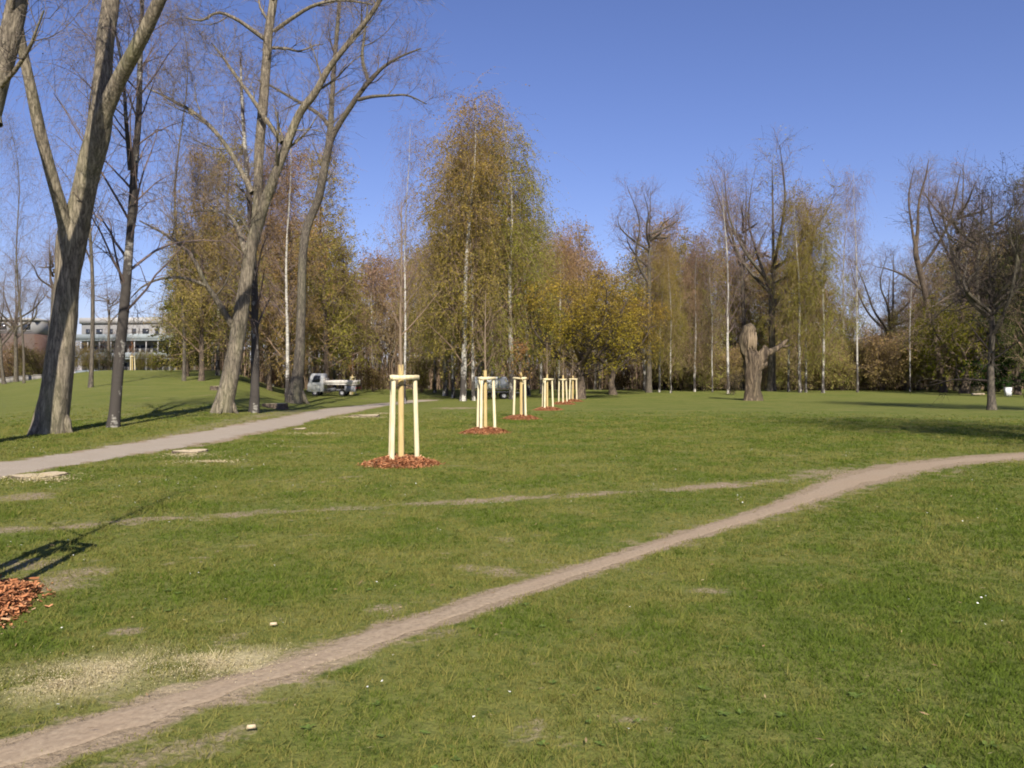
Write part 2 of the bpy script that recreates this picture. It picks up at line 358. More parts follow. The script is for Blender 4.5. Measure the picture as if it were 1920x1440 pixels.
gcol = g.mix(g.ramp(n_pt, [(0.44, 0.0), (0.60, 0.6)]), gcol, (0.185, 0.180, 0.058)); gcol = g.mix(g.ramp(n_far, [(0.42, 0.0), (0.62, 0.6)]), gcol, (0.165, 0.172, 0.046)); gcol = g.mix(g.ramp(n_sp, [(0.50, 0.0), (0.66, 0.85)]), gcol, (0.050, 0.074, 0.015))
g.base(g.mix(g.math('MULTIPLY', g.attr('pale'), 0.85), g.mix(bf, gcol, dirt), (0.46, 0.39, 0.22))); g.bump(g.math('ADD', n_f, g.math('MULTIPLY', n_t, 0.6)), 0.8, 0.03); g.b.inputs['Specular IOR Level'].default_value = 0.05
me = mb.mesh('ground', g.mat, True)
for nm, arr in (('bare', BARE), ('dry', DRY), ('pale', sawdust_amount(GX.ravel(), GY.ravel()))):
    at = me.attributes.new(nm, 'FLOAT', 'POINT'); at.data.foreach_set('value', arr.astype(np.float32))
ground = new_obj('ground', me); tag(ground, 'short spring turf of the park meadow with worn patches', None, None, 'structure')

def path_material(name, lo, hi, red):
    m = NT(name); v = m.coord(); f = m.noise(v, 30, 6, 0.7); b = m.noise(v, 1.3, 4); vo = m.n('ShaderNodeTexVoronoi'); vo.inputs['Scale'].default_value = 38; m.l(v, vo.inputs['Vector'])
    c = m.mix(m.ramp(f, [(0.3, 0.0), (0.7, 1.0)]), lo, hi); c = m.mix(m.ramp(b, [(0.4, 0.0), (0.65, 0.6)]), c, red)
    c = m.mix(m.ramp(vo.outputs['Distance'], [(0.0, 0.35), (0.25, 0.0)]), c, tuple(min(1, x * 1.35) for x in hi))
    m.base(c); m.bump(f, 0.5, 0.012); return m.mat

def path_mesh(name, C, W, step, lift, mat, seed):
    L = np.linalg.norm(np.diff(C, axis=0), axis=1).sum(); n = int(L / step)
    q = resample(np.c_[C, np.zeros(len(C)), W], n); c = q[:, :2]; w = q[:, 3]
    T = nrm(np.gradient(c, axis=0)); N = np.c_[-T[:, 1], T[:, 0]]; s = np.arange(n) * step
    cols = 11; u = np.linspace(-1, 1, cols)
    eL = 1 + 0.75 * (fbm(s * 1.6, s * 0 + 1, seed, 3) - 0.5) + 0.7 * (fbm(s * 6, s * 0, seed + 1, 3) - 0.5)
    eR = 1 + 0.75 * (fbm(s * 1.6, s * 0 + 5, seed + 2, 3) - 0.5) + 0.7 * (fbm(s * 6, s * 0, seed + 3, 3) - 0.5)
    off = np.where(u[None] < 0, u[None] * eL[:, None], u[None] * eR[:, None]) * w[:, None]
    X = c[:, None, 0] + N[:, None, 0] * off; Y = c[:, None, 1] + N[:, None, 1] * off
    Z = H(X, Y) + lift + 0.012 * (fbm(X * 3, Y * 3, seed + 9, 2) - 0.5) * (1 - np.abs(u))[None]
    Z[:, 0] -= lift * 0.75; Z[:, -1] -= lift * 0.75
    i = (np.arange(n - 1)[:, None] * cols + np.arange(cols - 1)[None]).ravel()
    b = MB(); b.add(np.c_[X.ravel(), Y.ravel(), Z.ravel()], np.c_[i, i + cols, i + cols + 1, i + 1])
    return new_obj(name, b.mesh(name, mat, True))
pm = path_material('trodden_earth', (0.215, 0.160, 0.106), (0.40, 0.315, 0.215), (0.30, 0.222, 0.148))
tag(path_mesh('dirt_path', C1, W1 * 0.52, 0.035, 0.006, pm, 101), 'narrow trodden earth path crossing the lawn diagonally', None, None, 'structure')
pm2 = path_material('gravel_path', (0.25, 0.205, 0.155), (0.42, 0.355, 0.275), (0.30, 0.25, 0.19))
tag(path_mesh('gravel_path', C2, W2, 0.08, 0.012, pm2, 151), 'wider pale gravel footpath running past the big trees', None, None, 'structure')

# ---------------------------------------------------------------- grass
# a fine lookup of the worn ground, so that many blades can be judged quickly
LX0, LY0, LS = -32.0, 1.0, 0.09
lgx = np.arange(LX0, 32.0, LS); lgy = np.arange(LY0, 49.0, LS); LGX, LGY = np.meshgrid(lgx, lgy)
LB, LD = fields(LGX, LGY); _d1, _w1 = line_dist(LGX, LGY, C1, W1); _d2, _w2 = line_dist(LGX, LGY, C2, W2); LP1 = _d1 / _w1; LP2 = _d2 / _w2; LH = H(LGX, LGY)
def look(x, y, *grids):
    fx = np.clip((x - LX0) / LS, 0, len(lgx) - 1.001); fy = np.clip((y - LY0) / LS, 0, len(lgy) - 1.001); i = fx.astype(int); j = fy.astype(int); u = fx - i; v = fy - j
    return [(g_[j, i] * (1 - u) + g_[j, i + 1] * u) * (1 - v) + (g_[j + 1, i] * (1 - u) + g_[j + 1, i + 1] * u) * v for g_ in grids]

gm = NT('grass_blade'); ti = gm.attr('dryness'); tb = gm.attr('tint'); tr_ = gm.attr('lush')
gc = gm.mix(tb, (0.032, 0.056, 0.007), (0.135, 0.185, 0.030)); gc = gm.mix(gm.math('MULTIPLY', tr_, 0.6), gc, (0.130, 0.175, 0.026))
gc = gm.mix(gm.ramp(gm.math('ADD', ti, gm.math('MULTIPLY', gm.math('SUBTRACT', tb, 0.5), 0.7)), [(0.35, 0.0), (1.05, 0.85)]), gc, (0.245, 0.215, 0.064))
gc = gm.mix(gm.math('MULTIPLY', gm.attr('pale'), 0.9), gc, (0.50, 0.43, 0.25))
dd = gm.n('ShaderNodeBsdfDiffuse'); tt = gm.n('ShaderNodeBsdfTranslucent'); mm = gm.n('ShaderNodeMixShader'); mm.inputs[0].default_value = 0.3
gm.l(gc, dd.inputs[0]); gm.l(gc, tt.inputs[0]); gm.l(dd.outputs[0], mm.inputs[1]); gm.l(tt.outputs[0], mm.inputs[2]); gm.l(mm.outputs[0], gm.out.inputs[0])
def blades():
    NT_, PER = 235000, 6                          # tussocks, blades in each
    gr = R.uniform(0, 1, NT_ * 9); gr = np.sqrt(1.6 ** 2 + gr * (48.0 ** 2 - 1.6 ** 2)); gr = gr[R.uniform(0, 1, len(gr)) < np.minimum(1.0, (6.5 / gr) ** 1.75) * sstep(48, 28, gr)][:NT_]
    ga = R.uniform(-0.82, 0.82, len(gr)); m = len(gr); jx, jy = R.uniform(0, 1, m), R.uniform(0, 1, m); sp = R.uniform(0.008, 0.028, m) * (1 + 0.05 * np.maximum(0, gr - 6))
    rp = lambda a: np.repeat(a, PER)
    X = rp(gr * np.sin(ga)) + rp(sp) * R.normal(size=m * PER); Y = rp(gr * np.cos(ga)) + rp(sp) * R.normal(size=m * PER); gr, jx, jy = rp(gr), rp(jx), rp(jy)
    b0, dr0, p1, p2, hz = look(X, Y, LB, LD, LP1, LP2, LH)
    pin = (p1 + 0.75 * (jx - 0.5) + 0.9 * (fbm(X * 3.1, Y * 3.1, 87, 2) - 0.5) < 0.62) | (p2 + 0.3 * (jx - 0.5) < 0.92)
    ok = (R.uniform(0, 1, len(X)) > np.clip(b0 * 1.12, 0, 0.985)) & (~pin | (R.uniform(0, 1, len(X)) < 0.02))
    X, Y, dr0, b0, gr, jx, jy, hz = X[ok], Y[ok], dr0[ok], b0[ok], gr[ok], jx[ok], jy[ok], hz[ok]; n = len(X); print('BLADES', n)
    lush = fbm(X * 1.7, Y * 1.7, 77, 3); h = 0.028 * (0.45 + 1.1 * lush + 1.3 * sstep(0.93, 1.0, jy)) * R.uniform(0.4, 1.45, n) * (0.75 + 0.5 * jx) * (1 - 0.45 * b0) * (1 + 0.02 * np.maximum(0, gr - 6))
    wd = R.uniform(0.0020, 0.0040, n) * (1 + 0.10 * np.maximum(0, gr - 5)); az = R.uniform(0, 6.283, n); wv = np.c_[np.cos(az), np.sin(az), 0 * az] * wd[:, None]
    base = np.c_[X, Y, hz - 0.004]; lean = R.normal(0, 0.55, (n, 2)) + np.c_[jx - 0.5, jy - 0.5] * 0.8
    tip = base + np.c_[lean * h[:, None], h]
    V = np.stack([base - wv, base + wv, tip], 1).reshape(-1, 3)
    mb = MB(); mb.add(V, np.arange(n * 3).reshape(-1, 3), 0, np.repeat(np.clip(R.uniform(0, 1, n) * 0.7 + jy * 0.3, 0, 1), 3)); me = mb.mesh('grass', gm.mat)
    for nm, ar in (('dryness', np.clip(dr0 * 0.75 + b0 * 0.5 + R.normal(0, 0.12, n) + 0.55 * (jx - 0.5), 0, 1)), ('lush', lush * 0.6 + 0.4 * jy), ('pale', sawdust_amount(X, Y) * (R.uniform(0, 1, n) < 0.75))):
        at = me.attributes.new(nm, 'FLOAT', 'POINT'); at.data.foreach_set('value', np.repeat(ar, 3).astype(np.float32))
    tag(new_obj('grass', me), 'short green and straw coloured grass blades of the lawn', None, None, 'stuff')
blades()

# daisies: small white heads in the lawn
def daisies():
    n = 520; r = np.sqrt(R.uniform(3.4 ** 2, 24 ** 2, n * 3)); a = R.uniform(-0.66, 0.66, n * 3); x = r * np.sin(a); y = r * np.cos(a)
    k = (fbm(x * 0.5, y * 0.5, 61, 2) + 0.25 * sstep(1, -6, x) + R.uniform(-0.2, 0.2, n * 3)) > 0.62; b, _ = fields(x, y); k &= b < 0.5
    x, y = x[k][:n], y[k][:n]; m = len(x); z = H(x, y) + R.uniform(0.03, 0.055, m); s = R.uniform(0.004, 0.009, m)
    an = np.arange(6) / 6 * 2 * math.pi; tl = R.normal(0, 0.25, (m, 2))
    ring = np.stack([x[:, None] + s[:, None] * np.cos(an), y[:, None] + s[:, None] * np.sin(an), z[:, None] + s[:, None] * (tl[:, :1] * np.cos(an) + tl[:, 1:] * np.sin(an))], -1)
    mb = MB(); mb.add(ring.reshape(-1, 3), np.arange(m * 6).reshape(-1, 6), 0)
    c = np.stack([x, y, z + 0.002], -1); r2 = np.stack([c[:, None, 0] + 0.3 * s[:, None] * np.cos(an), c[:, None, 1] + 0.3 * s[:, None] * np.sin(an), np.broadcast_to(c[:, 2:3], (m, 6))], -1)
    mb.add(r2.reshape(-1, 3), np.arange(m * 6).reshape(-1, 6), 1)
    st = np.stack([np.c_[x, y, z - 0.055], np.c_[x, y, z]], 1); ribbons(mb, st, np.full((m, 2), 0.001), 2)
    o = new_obj('daisies', mb.mesh('daisies', [plain('petal_white', (0.78, 0.78, 0.72)), plain('flower_yellow', (0.6, 0.42, 0.03)), plain('flower_stem', (0.08, 0.12, 0.03))]))
    tag(o, 'tiny white daisies dotted over the lawn', None, None, 'stuff')
daisies()

# dry leaves and straw lying on the lawn
def litter():
    n = 1500; r = np.sqrt(R.uniform(3.2 ** 2, 20 ** 2, n)); a = R.uniform(-0.68, 0.68, n); x = r * np.sin(a); y = r * np.cos(a)
    mb = MB(); c = np.c_[x, y, H(x, y) + R.uniform(0.02, 0.045, n)]
    A = nrm(np.c_[R.normal(size=(n, 2)), R.normal(0, 0.2, n)]); B = nrm(np.cross(A, np.array([[0, 0, 1.0]]) + R.normal(0, 0.25, (n, 3)))); s = R.uniform(0.004, 0.011, (n, 1)); el = R.uniform(1, 3.5, (n, 1))
    v = np.stack([c - A * s * el, c + B * s * 0.6, c + A * s * el, c - B * s * 0.6], 1)
    mb.add(v.reshape(-1, 3), np.arange(n * 4).reshape(-1, 4), 0, np.repeat(R.uniform(0, 1, n), 4))
    m = NT('dry_leaf'); t = m.attr('tint'); m.base(m.ramp(t, [(0.0, (0.13, 0.075, 0.035)), (0.6, (0.28, 0.19, 0.10)), (1.0, (0.42, 0.33, 0.19))]))
    tag(new_obj('leaf_litter', mb.mesh('leaf_litter', m.mat)), 'dry brown leaves and straw scattered on the lawn', None, None, 'stuff')
litter()
def weeds():
    n = 900; r = np.sqrt(R.uniform(3.0 ** 2, 15 ** 2, n)); a = R.uniform(-0.68, 0.68, n); x = r * np.sin(a); y = r * np.cos(a); k = (fbm(x * 0.8, y * 0.8, 201, 2) > 0.5) & (look(x, y, LB)[0] < 0.4); x, y = x[k], y[k]; n = len(x)
    L = 7; az = (np.arange(L)[None] / L * 6.283 + R.uniform(0, 6.28, (n, 1)) + R.normal(0, 0.2, (n, L))).ravel(); ln = (R.uniform(0.018, 0.045, (n, 1)) * R.uniform(0.6, 1.2, (n, L))).ravel(); w = ln * R.uniform(0.18, 0.32, n * L)
    c = np.repeat(np.c_[x, y, look(x, y, LH)[0] + 0.012], L, 0); d = np.c_[np.cos(az), np.sin(az), R.uniform(0.1, 0.5, n * L)]; p = np.c_[-np.sin(az), np.cos(az), 0 * az]
    v = np.stack([c, c + d * (ln * 0.6)[:, None] + p * w[:, None], c + d * ln[:, None] * np.array([1, 1, 0.6]), c + d * (ln * 0.6)[:, None] - p * w[:, None]], 1)
    mb = MB(); mb.add(v.reshape(-1, 3), np.arange(n * L * 4).reshape(-1, 4), 0, np.repeat(R.uniform(0, 1, n * L), 4)); m = NT('weed_leaf'); m.base(m.mix(m.attr('tint'), (0.065, 0.100, 0.020), (0.13, 0.180, 0.036)))
    tag(new_obj('weeds', mb.mesh('weeds', m.mat)), 'small leafy weed rosettes among the grass', None, None, 'stuff')
weeds()

# ---------------------------------------------------------------- tree growing
def grow(pts, rad, cnt, t0, t1, ang, sd, L, K, bend, wig, rr, rmin, prof=None, taper=0.25, lsd=0.25):
    N, Kp, _ = pts.shape; cnt = np.broadcast_to(np.asarray(cnt), (N,)); idx = np.repeat(np.arange(N), cnt); n = len(idx)
    first = np.repeat(np.concatenate([[0], np.cumsum(cnt)[:-1]]), cnt); j = np.arange(n) - first
    t = t0 + (t1 - t0) * (j + R.uniform(0, 1, n)) / np.maximum(cnt[idx], 1)
    f = t * (Kp - 1); i = np.clip(np.floor(f).astype(int), 0, Kp - 2); w = (f - i)[:, None]
    p = pts[idx, i] * (1 - w) + pts[idx, i + 1] * w; r = rad[idx, i] * (1 - w[:, 0]) + rad[idx, i + 1] * w[:, 0]
    T = nrm(pts[idx, i + 1] - pts[idx, i]); ref = np.where(np.abs(T[:, 2:3]) > 0.8, np.array([[1.0, 0, 0]]), np.array([[0, 0, 1.0]]))
    U = nrm(np.cross(T, ref)); V = np.cross(T, U); az = j * 2.399 + R.uniform(0, 1.5, n) + np.repeat(R.uniform(0, 6.28, N), cnt)
    a = np.radians(R.normal(ang, sd, n))[:, None]
    d = nrm(T * np.cos(a) + (U * np.cos(az)[:, None] + V * np.sin(az)[:, None]) * np.sin(a))
    ln = L * np.exp(R.normal(0, lsd, n)) * (prof(t) if prof else 1.0)
    out = np.empty((n, K, 3)); out[:, 0] = p; bend = np.broadcast_to(np.asarray(bend, float), (K,))
    for k in range(1, K):
        d = nrm(d + np.array([0, 0, 1.0]) * bend[k] + R.normal(0, wig, (n, 3))); p = p + d * (ln / (K - 1))[:, None]; out[:, k] = p
    r0 = np.maximum(np.minimum(r * rr, ln * 0.03), rmin); rd = r0[:, None] * np.linspace(1, taper, K)[None]
    return out, np.maximum(rd, rmin * 0.6)

def tree_meshes(name, limbs, levels, leaf, bmat, tmat, sides=10, lump=0.12, flare=0.4, roots=0):
    """limbs: (points, radii) in local metres; levels: list of grow() settings; leaf: dict(n, size) or None"""
    tk = MB(); KL = 16; P0 = []; R0 = []; lens = []
    for q, (p, r) in enumerate(limbs):
        a = resample(np.c_[np.asarray(p, float), np.asarray(r, float)], KL); P0.append(a[:, :3]); R0.append(np.maximum(a[:, 3], 0.004)); lens.append(np.linalg.norm(np.diff(a[:, :3], axis=0), axis=1).sum())
        kk = max(10, min(70, int(lens[-1] / 0.28))); fine = resample(np.c_[np.asarray(p, float), np.asarray(r, float)], kk)
        rad = np.maximum(fine[:, 3], 0.004)
        if q == 0 and flare: rad = rad * (1 + flare * np.exp(-np.maximum(fine[:, 2], 0) / (1.6 * rad[0] + 0.05)))
        tubes(tk, fine[None, :, :3], rad[None], sides, 0, None, lump)
    for k in range(roots):
        a = k / roots * 2 * math.pi + R.uniform(-0.3, 0.3); o = np.array([math.cos(a), math.sin(a), 0]); r0 = R0[0][0]; ln = r0 * R.uniform(1.15, 1.6)
        p = np.array([o * r0 * 0.45 + [0, 0, r0 * 1.5], o * r0 * 0.8 + [0, 0, r0 * 0.65], o * ln * 0.75 + [0, 0, r0 * 0.12], o * ln + [0, 0, -0.1]]); a4 = resample(np.c_[p, r0 * np.array([0.20, 0.26, 0.20, 0.10])], 9)
        tubes(tk, a4[None, :, :3], a4[None, :, 3], 9, 0, None, 0.3)
    P_, R_ = np.array(P0), np.array(R0); lens = np.array(lens); ck = MB(); lastp = None
    for li, lv in enumerate(levels):
        lv = dict(lv); cnt = lv.pop('n'); sd = lv.pop('sides'); part = lv.pop('part', 'crown')
        if li == 0 and isinstance(cnt, float): cnt = np.maximum(1, np.round(cnt * lens * (lv['t1'] - lv['t0']))).astype(int)
        if li == 0 and isinstance(cnt, (list, tuple)): cnt = np.array(cnt)
        P_, R_ = grow(P_, R_, cnt, **lv); tint = R.uniform(0, 1, len(P_)); dst = tk if part == 'trunk' else ck
        if sd: tubes(dst, P_, R_, sd, 0, tint)
        else: ribbons(dst, P_, R_, 0, tint)
    if leaf:
        n = leaf['n']; N = len(P_); idx = np.repeat(np.arange(N), n); t = R.uniform(0.1, 1, len(idx)); f = t * (P_.shape[1] - 1); i = np.minimum(f.astype(int), P_.shape[1] - 2); w = (f - i)[:, None]
        c = P_[idx, i] * (1 - w) + P_[idx, i + 1] * w + R.normal(0, leaf.get('spread', 0.05), (len(idx), 3))
        cl = leaf.get('clump', 0.9); kp = (0.65 * vnoise(c[:, 0] * cl + 0.7 * c[:, 1] * cl + 9, c[:, 2] * cl * 0.45 + c[:, 1] * cl, 3) + 0.35 * vnoise(c[:, 0] * 2.6, c[:, 2] * 1.2 + c[:, 1] * 2.6, 4) + R.uniform(-0.12, 0.12, len(c))) > leaf.get('gap', 0.3); c = c[kp]
        hgt = (c[:, 2] - c[:, 2].min()) / max(1e-6, np.ptp(c[:, 2]))
        kt = R.uniform(0, 1, len(c)) > leaf.get('bare_top', 0.0) * sstep(0.55, 1.0, hgt); c, hgt = c[kt], hgt[kt]
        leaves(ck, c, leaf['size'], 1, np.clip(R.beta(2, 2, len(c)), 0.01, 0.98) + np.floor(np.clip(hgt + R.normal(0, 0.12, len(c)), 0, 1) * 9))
    tm = tk.mesh(name + '_trunk', bmat, True); cm = ck.mesh(name + '_crown', [tmat, M['leaf']])
    return tm, cm

def put_tree(name, meshes, loc, label, rz=0.0, scale=(1, 1, 1), color=(0.1, 0.1, 0.03), group=None, cat='tree'):
    e = empty(name, loc, rz, scale); tag(e, label, cat, group)
    t = new_obj('trunk', meshes[0], e); c = new_obj('crown', meshes[1], e); c.color = (*color, 1); t.color = (*color, 1); return e

# -- the traced big trees (pixel traces give each limb its bends; each limb also leans in depth)
def traced(base_px, base_py, limbs_px, sc=1.0):
    b = hit(base_px, base_py); d = b[1]; out = []
    for tr in limbs_px:
        p = []; r = []
        for (x, y, w, dd) in tr:
            q = P(x, y, d + dd)
            p.append([q[0] - b[0], dd, q[2] - b[2]]); r.append(w * 0.5 * (d + dd) / FPX * sc)
        out.append((p, r))
    out[0][0][0][2] = min(out[0][0][0][2], -0.15); return b, out

up = lambda t: 1.15 - 0.75 * t
BARE = [dict(n=1.15, t0=0.18, t1=0.98, ang=42, sd=12, L=3.0, K=7, bend=0.10, wig=0.13, rr=0.42, rmin=0.012, sides=5, part='trunk', prof=up),
        dict(n=7, t0=0.15, t1=1.0, ang=40, sd=14, L=1.35, K=5, bend=0.09, wig=0.16, rr=0.5, rmin=0.010, sides=3),
        dict(n=6, t0=0.15, t1=1.0, ang=38, sd=15, L=0.75, K=4, bend=0.05, wig=0.16, rr=0.6, rmin=0.0075, sides=3),
        dict(n=4, t0=0.2, t1=1.0, ang=38, sd=15, L=0.45, K=3, bend=0.0, wig=0.15, rr=0.6, rmin=0.0060, sides=0)]
def lv(base, **k):
    out = [dict(x) for x in base]
    for a, v in k.items(): out[int(a[1])][a[3:]] = v
    return out

# 1 the big forked poplar at the left
b1, L1 = traced(97, 812, [
    [(91, 824, 72, 0), (95, 800, 64, 0), (100, 770, 59, 0), (108, 715, 54, 0), (119, 620, 49, 0.1), (128, 520, 46, 0.2), (136, 445, 55, 0.3), (152, 385, 47, 0.3), (170, 310, 46, 0.2), (190, 228, 42, 0.1), (195, 150, 33, 0.3), (199, 80, 32, 0.6), (210, 0, 31, 1.0), (222, -150, 24, 1.6), (214, -330, 14, 2.0), (225, -520, 4, 2.4)],
    [(132, 468, 32, 0.2), (119, 405, 26, -0.1), (100, 335, 23, -0.5), (78, 255, 22, -0.9), (60, 170, 20, -1.3), (45, 100, 19, -1.6), (28, 10, 18, -2.0), (0, -130, 13, -2.6), (-20, -320, 6, -3.2), (-25, -420, 3, -3.4)],
    [(180, 262, 36, 0.1), (199, 207, 32, -0.1), (225, 150, 28, -0.4), (255, 95, 27, -0.8), (285, 35, 26, -1.1), (325, -60, 21, -1.6), (360, -200, 14, -2.0), (380, -400, 4, -2.4)]], 0.93)
H1 = tree_meshes('poplar_a', L1, lv(BARE, l0_n=0.9, l0_t0=0.52, l1_n=6, l2_n=5), None, M['poplar_bark'], M['twig_grey'], 28, 0.2, 0.06, 3)
put_tree('poplar_tree', H1, b1, 'thick forked poplar beside the gravel path, its bare trunk half in shadow')

# 0 the leaning poplar just outside the left edge (its upper trunk is in view)
D0 = b1[1] - 4.9; b0p = on_ground(-86, D0)
def local(px, py, d, b): q = P(px, py, d); return q - b
L0 = [([np.array([0, 0, -0.2]), local(-66, 498, D0, b0p), local(-40, 305, D0, b0p), local(-12, 190, D0, b0p), local(26, 50, D0, b0p), local(44, -60, D0, b0p), local(60, -250, D0, b0p), local(50, -480, D0 - 0.3, b0p)], [0.36, 0.31, 0.28, 0.27, 0.25, 0.22, 0.15, 0.03]),
      ([local(-8, 235, D0, b0p), local(-40, 60, D0 + 0.3, b0p), local(-85, -120, D0 + 0.7, b0p), local(-120, -380, D0 + 1.2, b0p)], [0.18, 0.14, 0.09, 0.02]),
      ([local(36, -20, D0, b0p), local(85, -140, D0 - 0.6, b0p), local(130, -330, D0 - 1.1, b0p)], [0.12, 0.09, 0.02])]
put_tree('poplar_tree', tree_meshes('poplar_b', L0, lv(BARE, l0_n=0.8, l0_t0=0.45, l1_n=6, l2_n=5), None, M['poplar_bark'], M['twig_grey'], 20, 0.15, 0.1), b0p, 'leaning poplar at the very edge, only its upper trunk showing')

# 3 the tall leaning poplar with side branches
b3, L3 = traced(421, 774, [
    [(413, 784, 46, 0), (420, 755, 39, 0), (430, 715, 37, 0), (445, 630, 33, 0), (460, 540, 28, 0), (468, 480, 27, 0), (487, 410, 26, 0), (512, 340, 20, -0.2), (536, 278, 19, -0.4), (562, 215, 17, -0.6), (592, 175, 15, -0.9), (618, 128, 13, -1.2), (660, 75, 11, -1.5), (705, 15, 10, -1.9), (740, -60, 7, -2.3), (775, -180, 3, -2.8)],
    [(480, 440, 22, 0), (484, 370, 20, 0.3), (486, 300, 20, 0.6), (492, 225, 20, 0.9), (499, 140, 20, 1.2), (505, 60, 18, 1.4), (516, -20, 17, 1.6), (522, -150, 13, 1.8), (540, -330, 9, 2.0), (535, -460, 3, 2.2)],
    [(474, 362, 13, 0.2), (452, 320, 11, 0.5), (428, 278, 10, 0.7), (400, 243, 9, 0.9), (366, 213, 8, 1.1), (322, 188, 6, 1.3), (278, 166, 3, 1.4)],
    [(447, 628, 15, 0.0), (424, 592, 13, -0.3), (405, 560, 12, -0.6), (386, 532, 10, -0.9), (358, 478, 8, -1.3), (310, 440, 6, -1.6), (262, 414, 3, -1.9)],
    [(388, 536, 8, -0.9), (352, 523, 6, -1.2), (310, 521, 5, -1.5), (270, 536, 4, -1.7), (245, 560, 2, -1.8)],
    [(530, 268, 12, -0.4), (502, 228, 10, 0.0), (470, 180, 8, 0.4), (448, 150, 7, 0.7), (420, 110, 5, 1.0), (398, 82, 3, 1.2)],
    [(498, 75, 11, 1.3), (470, 55, 9, 1.0), (445, 38, 8, 0.7), (410, 25, 6, 0.4), (380, 40, 5, 0.1), (350, 35, 3, 0)],
    [(515, 60, 9, 1.4), (550, 35, 8, 1.0), (590, 12, 7, 0.6), (640, 2, 6, 0.2), (700, 10, 4, 0)],
    [(468, 482, 16, 0), (458, 462, 14, 0.6), (447, 430, 9, 1.2), (430, 405, 6, 1.7), (395, 395, 4, 2.2), (340, 402, 2, 2.6)]], 0.86)
put_tree('poplar_tree', tree_meshes('poplar_c', L3, lv(BARE, l0_n=1.15, l0_t0=0.30, l0_L=2.5, l1_n=6, l1_L=1.3, l2_n=6), None, M['poplar_bark'], M['twig_grey'], 22, 0.2, 0.08, 4), b3, 'tall leaning poplar with long crooked side branches, between birch trunks')

# 4 second poplar, right of it
b4, L4 = traced(555, 757, [
    [(550, 766, 42, 0), (555, 735, 29, 0), (562, 660, 21, 0), (565, 580, 19, 0), (567, 500, 18, 0), (575, 430, 18, 0), (597, 375, 17, 0), (610, 310, 16, 0), (619, 262, 16, 0), (622, 205, 11, 0.4), (626, 140, 10, 0.8), (632, 70, 9, 1.0), (638, 0, 8, 1.2), (650, -120, 6, 1.5), (655, -220, 2, 1.7)],
    [(620, 266, 13, 0), (634, 238, 12, -0.3), (655, 205, 11, -0.7), (676, 175, 10, -1.0), (692, 155, 9, -1.2), (718, 128, 7, -1.5), (750, 108, 5, -1.8), (790, 92, 3, -2.0)],
    [(672, 188, 8, -0.9), (700, 182, 7, -1.3), (735, 180, 5, -1.8), (765, 180, 4, -2.2), (800, 196, 2, -2.6)],
    [(618, 238, 10, 0.1), (602, 218, 8, 0.5), (575, 200, 7, 0.9), (540, 180, 6, 1.3), (505, 160, 4, 1.7), (480, 150, 2, 2)],
    [(692, 155, 8, -1.2), (680, 110, 7, -0.8), (685, 60, 5, -0.5), (690, 10, 3, -0.2)]], 0.88)
put_tree('poplar_tree', tree_meshes('poplar_d', L4, lv(BARE, l0_n=1.2, l0_t0=0.4, l0_L=2.4, l1_n=6, l2_n=6), None, M['grey_bark'], M['twig_purple'], 18, 0.2, 0.08, 3), b4, 'grey poplar beside the parked truck, its crown spreading to the open sky')

# birches --------------------------------------------------------
def birch_levels(hang=1.6, dens=1.0, thin=1.0, low=0.26):
    pr = lambda t: np.clip(1.25 - 1.0 * t, 0.18, 1)
    return [dict(n=int(46 * dens), t0=low, t1=0.985, ang=38, sd=9, L=4.6, K=8, bend=np.linspace(0.06, -0.10, 8), wig=0.08, rr=0.36, rmin=0.012, sides=4, prof=pr),
            dict(n=7, t0=0.2, t1=1.0, ang=45, sd=15, L=1.5, K=5, bend=-0.13, wig=0.13, rr=0.5, rmin=0.008, sides=3),
            dict(n=8, t0=0.1, t1=1.0, ang=50, sd=20, L=hang, K=5, bend=-0.5, wig=0.12, rr=0.5, rmin=0.0065 * thin, sides=0, lsd=0.4)]
def trunk_line(h, lean, r0, wob=0.25, n=9):
    z = np.linspace(-0.15, h, n); z0 = np.maximum(z, 0); ph = R.uniform(0, 6.28, 2)
    x = lean * (z0 / h) ** 1.3 + wob * np.sin(z * 0.33 + ph[0]) * (z / h); y = wob * np.sin(z * 0.29 + ph[1]) * (z / h)
    return [(np.c_[x, y, z], np.maximum(r0 * (1 - z / h) ** 0.85, 0.02) + 0.005)]
BIRCH_H = 24.0
PB = []
for k in range(3):
    lm = trunk_line(BIRCH_H, (0.9, -0.7, 0.5)[k], (0.22, 0.19, 0.21)[k])
    PB.append(tree_meshes('birch', lm, birch_levels(1.8, 1.05, 1.0, 0.10), dict(n=20, size=0.072, spread=0.06, gap=0.385, bare_top=0.6), M['birch_bark'], M['twig_brown'], 8, 0.06))
PBT = []                                          # thinner, nearly bare birches
for k in range(3):
    lm = trunk_line(BIRCH_H, (0.6, -0.9, 0.2)[k], (0.18, 0.2, 0.17)[k])
    PBT.append(tree_meshes('thin_birch', lm, birch_levels(1.3, 0.8), dict(n=2, size=0.065, spread=0.05, gap=0.45), M['birch_bark'], M['twig_purple'], 8, 0.06))
PSL = [tree_meshes('slope_birch', trunk_line(BIRCH_H, (1.6, -1.2)[k], 0.13, 0.7), birch_levels(1.5, 0.8), None, M['grey_bark'], M['twig_grey'], 8, 0.08) for k in (0, 1)]
PFAR = []                                         # far wood trees, coarser
